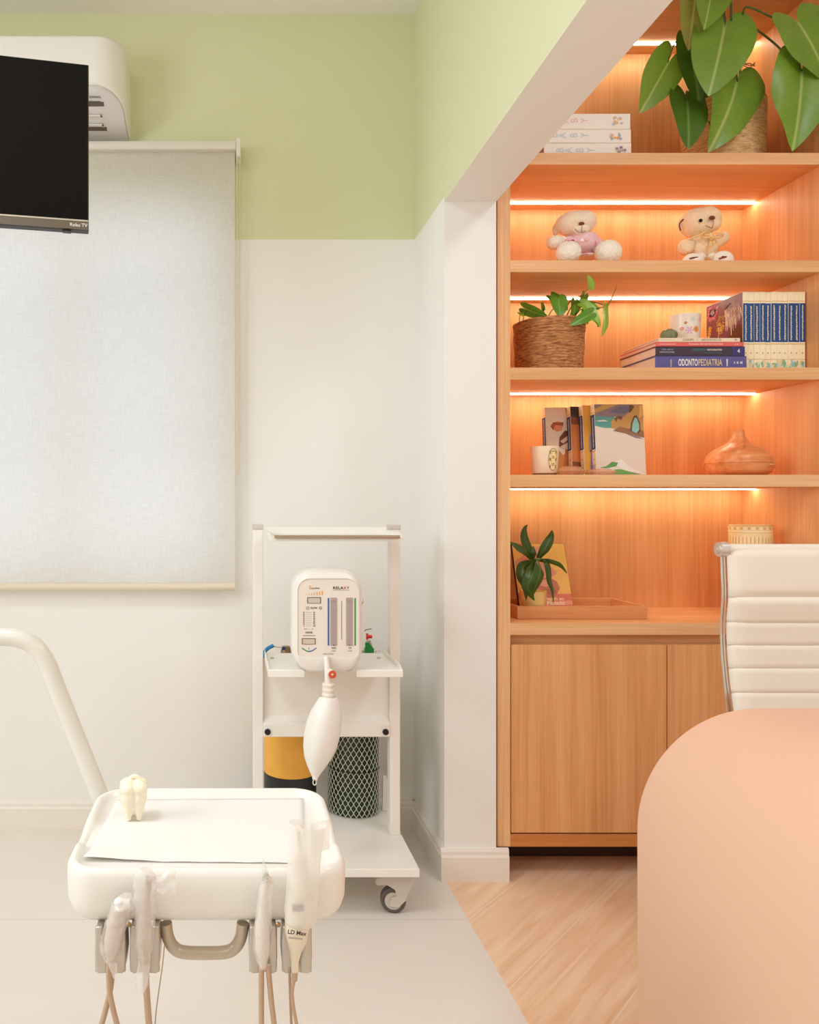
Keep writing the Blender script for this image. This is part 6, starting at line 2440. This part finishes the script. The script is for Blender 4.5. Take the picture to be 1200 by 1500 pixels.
out = []
for k in range(48):
    a = 2 * PI * k / 48
    w_ = 0.0135 + 0.0022 * math.cos(4 * a)
    out.append((math.cos(a) * w_ * (1 + 0.25 * abs(math.sin(2 * a))), 0.48 + 0.44 * math.sin(a) * (1 + 0.04 * math.cos(6 * a))))
m.poly([lab(u, v) for u, v in out], lin((176, 134, 84)))
m.poly([lab(u * 0.88, 0.48 + (v - 0.48) * 0.92, 0.0003) for u, v in out], lin((246, 224, 176)))
for s in (-1, 1):
    for vv in (0.20, 0.48, 0.76):
        m.poly([lab(s * (0.0105 + 0.003 * math.cos(2 * PI * k / 10)), vv + 0.075 * math.sin(2 * PI * k / 10), 0.0006) for k in range(10)], lin((168, 134, 70)))
m.poly([lab(0.0058 * math.cos(2 * PI * k / 16), 0.50 + 0.30 * math.sin(2 * PI * k / 16), 0.0007) for k in range(16)], lin((250, 226, 150)))
for vv, ww in ((0.78, 0.005), (0.58, 0.003), (0.52, 0.004), (0.30, 0.004), (0.24, 0.003)):
    m.poly([lab(-ww, vv, 0.001), lab(ww, vv, 0.001), lab(ww, vv + 0.03, 0.001), lab(-ww, vv + 0.03, 0.001)], lin((150, 104, 60)))
m.build('label', M_ART, ca, smooth=0, recalc=False)

# two amber glass dishes beside the candle
M_AMB = film('amber_glass', (240, 178, 128), 0.5, 0.08, 0.6, 90)
for (pxc, hw, top, y_, lab_, n_) in ((836, 19.5, 682.5, 2.405, 'round amber glass dish next to the frosted candle', 18), (879, 22, 686.5, 2.40, 'low amber glass dish in front of the beach picture book', 12)):
    x_ = PX(pxc, y_)
    r = hw * y_ / F
    hgt = PZ(top, y_) - Z4
    m = MB()
    rf = lambda a, z, r_, n_=n_: r_ * (1 + 0.06 * abs(math.sin(n_ * a / 2)))
    m.lathe([(r * 0.55, Z4 + 0.0005), (r * 0.8, Z4 + 0.003), (r * 0.97, Z4 + hgt * 0.45), (r * 0.92, Z4 + hgt * 0.62), (r * 0.70, Z4 + hgt * 0.85), (r * 0.35, Z4 + hgt * 0.98), (0.002, Z4 + hgt)], (x_, y_, 0), 72, rfn=rf)
    ob = m.build('glass_dish', M_AMB, loc=(x_, y_, Z4), smooth=50)
    tag(ob, lab_, 'glass dish')

# wood-grain aroma diffuser
yd = 2.50
xd = PX(1082, yd)
df = thing('aroma_diffuser', 'onion-shaped wood-grain aroma diffuser on the fourth shelf', 'diffuser', (xd, yd, Z4))
r = 44 * yd / F
zt_d = PZ(630.5, yd)
Hd = zt_d - Z4
M_DW = wood('diffuser_wood', (196, 112, 62), (226, 146, 90), (242, 176, 118), 'X', fine=60, rough=0.3, off=9)
sp_ = MB()
prof = [(0.70, 0.0), (0.78, 0.01), (0.93, 0.09), (0.995, 0.20), (1.0, 0.275)]
sp_.lathe([(r * a, Z4 + 0.0005 + Hd * b) for a, b in prof], (xd, yd, 0), 56)
sp_.build('water_base', M_DW, df)
prof = [(1.0, 0.28), (0.985, 0.34), (0.93, 0.44), (0.82, 0.53), (0.66, 0.605), (0.48, 0.67), (0.34, 0.73), (0.24, 0.80), (0.19, 0.88), (0.17, 0.95), (0.168, 1.0), (0.12, 1.0), (0.11, 0.94)]


def swirl(a, z, r_):
    t = (z - Z4) / Hd
    k = max(0.0, min(1.0, (t - 0.42) / 0.25)) * max(0.0, min(1.0, (1.02 - t) / 0.2))
    return r_ * (1 + 0.16 * k * ((((a - 2.0 * t) * 2 / (2 * PI)) % 1.0) - 0.5))


pp = []
for (a0, b0), (a1, b1_) in zip(prof[:-1], prof[1:]):
    for k in range(4): pp.append((a0 + (a1 - a0) * k / 4, b0 + (b1_ - b0) * k / 4))
pp.append(prof[-1])
m = MB()
m.lathe([(r * a, Z4 + 0.0005 + Hd * b) for a, b in pp], (xd, yd, 0), 96, rfn=swirl)
m.build('swirl_top', M_DW, df, smooth=50)
m = MB()
c = Vector((PX(1108.5, yd - r * 0.8), yd - r * 0.82, PZ(680.5, yd - r * 0.8)))
dv = Vector((0.55, -0.83, 0)).normalized()
tn = Vector((0.83, 0.55, 0))
c = Vector((xd, yd, PZ(680.5, yd - 0.08))) + dv * (r * 0.985)
for s in (-1, 1):
    m.tube([c + tn * (s * 0.011 - 0.007), c + tn * (s * 0.011 + 0.007)], 0.0028, seg=8)
m.build('button', plain('button_pale_wood', (232, 168, 118), 0.25), df)

# lantern on the counter behind the chair
yl_ = 2.52
xl_ = PX(1099.5, yl_)
la = thing('lantern', 'cream and gold patterned cylinder lantern on the counter behind the chair', 'lantern', (xl_, yl_, CT0))
r = 27.6 * yl_ / F
zt_l = PZ(768.5, yl_)
m = MB()
m.lathe([(r * 0.98, CT0 + 0.0005), (r, CT0 + 0.004), (r, zt_l - 0.002), (r - 0.002, zt_l), (r - 0.006, zt_l), (r - 0.006, CT0 + 0.01)], (xl_, yl_, 0), 56)
m.build('shade', plain('lantern_cream', (252, 226, 168), 0.5, sss=0.2), la)
m = MB()
G = lin((236, 184, 108))
WH = lin((255, 240, 200))


def cyl_rect(a0, a1, z0, z1, col, d=0.0006, n=1):
    for k in range(n):
        b0, b1_ = a0 + (a1 - a0) * k / n, a0 + (a1 - a0) * (k + 1) / n
        m.poly([(xl_ + math.cos(b0) * (r + d), yl_ + math.sin(b0) * (r + d), z0), (xl_ + math.cos(b1_) * (r + d), yl_ + math.sin(b1_) * (r + d), z0),
                (xl_ + math.cos(b1_) * (r + d), yl_ + math.sin(b1_) * (r + d), z1), (xl_ + math.cos(b0) * (r + d), yl_ + math.sin(b0) * (r + d), z1)], col)


zz = lambda py: PZ(py, yl_ - r)
cyl_rect(-PI, PI, zz(771.2), zz(770.0), G, n=56)
cyl_rect(-PI, PI, zz(780.0), zz(778.2), WH, n=56)
cyl_rect(-PI, PI, zz(780.8), zz(780.0), G, n=56)
for k in range(36):
    a = 2 * PI * k / 36
    cyl_rect(a, a + 0.10, zz(776.5), zz(772.5), G if k % 2 else WH)
    cyl_rect(a + 0.02, a + 0.07, zz(860), zz(785 + 1.5 * (k % 2)), WH)
    cyl_rect(a + 0.09, a + 0.13, zz(860), zz(787), G)
m.build('pattern', M_ART, la, smooth=0, recalc=False)

# ================================================================ wooden tray and lucky bamboo on the counter
tx0, tx1, ty0, ty1 = PX(758, YTF), PX(948.5, YTF), YTF, 2.662
tz0, tz1 = CT0 + 0.0004, PZ(888, YTF)
wt = thing('wooden_tray', 'rectangular wooden tray on the bookcase counter holding a plant and a book', 'tray', ((tx0 + tx1) / 2, (ty0 + ty1) / 2, CT0))
m = MB()
m.box(tx0 + 0.003, tx1 - 0.003, ty0 + 0.003, ty1 - 0.003, tz0 + 0.001, tz0 + 0.008)
m.build('base', M_WOODT, wt, smooth=0)
t = 0.009
M_WOODT2 = wood('oak_tray_side', (200, 134, 82), (220, 156, 102), (234, 174, 120), 'Y', off=7)
for nm, (a, b, c, d), mt in (('front_wall', (tx0, tx1, ty0, ty0 + t), M_WOODT), ('back_wall', (tx0, tx1, ty1 - t, ty1), M_WOODT), ('end_wall', (tx0, tx0 + t, ty0 + t, ty1 - t), M_WOODT2), ('end_wall', (tx1 - t, tx1, ty0 + t, ty1 - t), M_WOODT2)):
    m = MB()
    m.box(a, b, c, d, tz0, tz1)
    m.build(nm, mt, wt, smooth=0, bevel=0.001)

ylb = 2.495
xlb = PX(781, ylb)
lb = thing('lucky_bamboo', 'small plant with long drooping dark leaves in a cream cup on the wooden tray', 'potted plant', (xlb, ylb, zt_in))
r = 18.5 * ylb / F
m = MB()
zc0, zc1 = zt_in + 0.0005, PZ(865, ylb)
m.lathe([(r * 0.86, zc0), (r * 0.9, zc0 + 0.003), (r, zc1), (r - 0.003, zc1), (r - 0.005, zc1 - 0.012), (0.002, zc1 - 0.012)], (xlb, ylb, 0), 40)
m.build('cup', plain('cup_cream_gold', (246, 214, 140), 0.25, var=0.1, vscale=12), lb)
M_BL = leafmat('bamboo_leaf', (66, 96, 24), (96, 122, 48), (40, 70, 14), rough=0.35, trans=0.1)


def ribbon_leaf(path, width, roll=0.0, arch=0.25):
    """long leaf along a curved path of points, widest a third of the way."""
    pts = catmull(path, 8)
    n = len(pts)
    m = MB()
    P_, U_ = [], []
    for i, p in enumerate(pts):
        t = i / (n - 1)
        w_ = width * min(1.0, 0.3 + 2.6 * t) * (1 - max(0, (t - 0.4) / 0.6) ** 1.6)
        d = (pts[min(i + 1, n - 1)] - pts[max(i - 1, 0)]).normalized()
        nr = Vector((0, -1, 0))
        nr = (nr - d * nr.dot(d)).normalized()
        if roll: nr = Matrix.Rotation(roll, 3, d) @ nr
        sd = d.cross(nr)
        for k in range(7):
            u = k / 3 - 1
            P_.append(p + sd * (u * w_ / 2) - nr * (arch * abs(u) ** 1.5 * w_ / 2))
            U_.append((t, u * 0.2))
    idx = [(i * 7 + k, i * 7 + k + 1, (i + 1) * 7 + k + 1, (i + 1) * 7 + k) for i in range(n - 1) for k in range(6)]
    m.faces(P_, idx, uvs=U_)
    return m.build('leaf', M_BL, lb, smooth=180, recalc=False)


def Z_(zx, zy, y=ylb): return P(740 + zx / 5.4545, 760 + zy / 5.4545, y)


mpx = ylb / F
ribbon_leaf([Z_(222, 330), Z_(190, 240, 2.48), Z_(158, 150, 2.48), Z_(160, 85, 2.48), Z_(182, 45, 2.49)], 13.5 * mpx, 0.2)
ribbon_leaf([Z_(258, 325), Z_(310, 250, 2.48), Z_(352, 180, 2.48), Z_(372, 130, 2.49), Z_(376, 88, 2.50)], 14 * mpx, -0.2)
ribbon_leaf([Z_(205, 320), Z_(170, 265, 2.47), Z_(115, 230, 2.47), Z_(70, 200, 2.47), Z_(40, 180, 2.48)], 12 * mpx, 0.5)
ribbon_leaf([Z_(225, 322), Z_(228, 270, 2.48), Z_(226, 215, 2.49)], 9 * mpx, 0.0)
ribbon_leaf([Z_(215, 340), Z_(150, 380, 2.44), Z_(140, 460, 2.42), Z_(165, 540, 2.42), Z_(168, 655, 2.425)], 17 * mpx, 0.3)
ribbon_leaf([Z_(240, 335), Z_(235, 390, 2.43), Z_(210, 470, 2.40), Z_(180, 540, 2.40), Z_(205, 600, 2.41), Z_(236, 655, 2.42)], 19 * mpx, 0.1)
ribbon_leaf([Z_(262, 335), Z_(285, 380, 2.43), Z_(270, 470, 2.41), Z_(240, 550, 2.41), Z_(210, 635, 2.42)], 20 * mpx, -0.3)
ribbon_leaf([Z_(275, 332), Z_(330, 345, 2.45), Z_(352, 420, 2.44), Z_(358, 500, 2.44), Z_(380, 570, 2.44), Z_(388, 680, 2.445)], 11 * mpx, -0.4)
ribbon_leaf([Z_(275, 330), Z_(340, 338, 2.46), Z_(420, 362, 2.45), Z_(460, 392, 2.45), Z_(497, 440, 2.45)], 7.5 * mpx, 0.6)
m = MB()
m.tube(catmull([Vector((xlb + 0.004, ylb, zc1 - 0.012)), Z_(228, 480), Z_(236, 330)], 5), 0.0062, seg=12)
m.ball(Z_(258, 325, ylb - 0.004), (0.014, 0.009, 0.006), 12)
m.build('cane', plain('cane_green', (96, 128, 50), 0.4), lb)
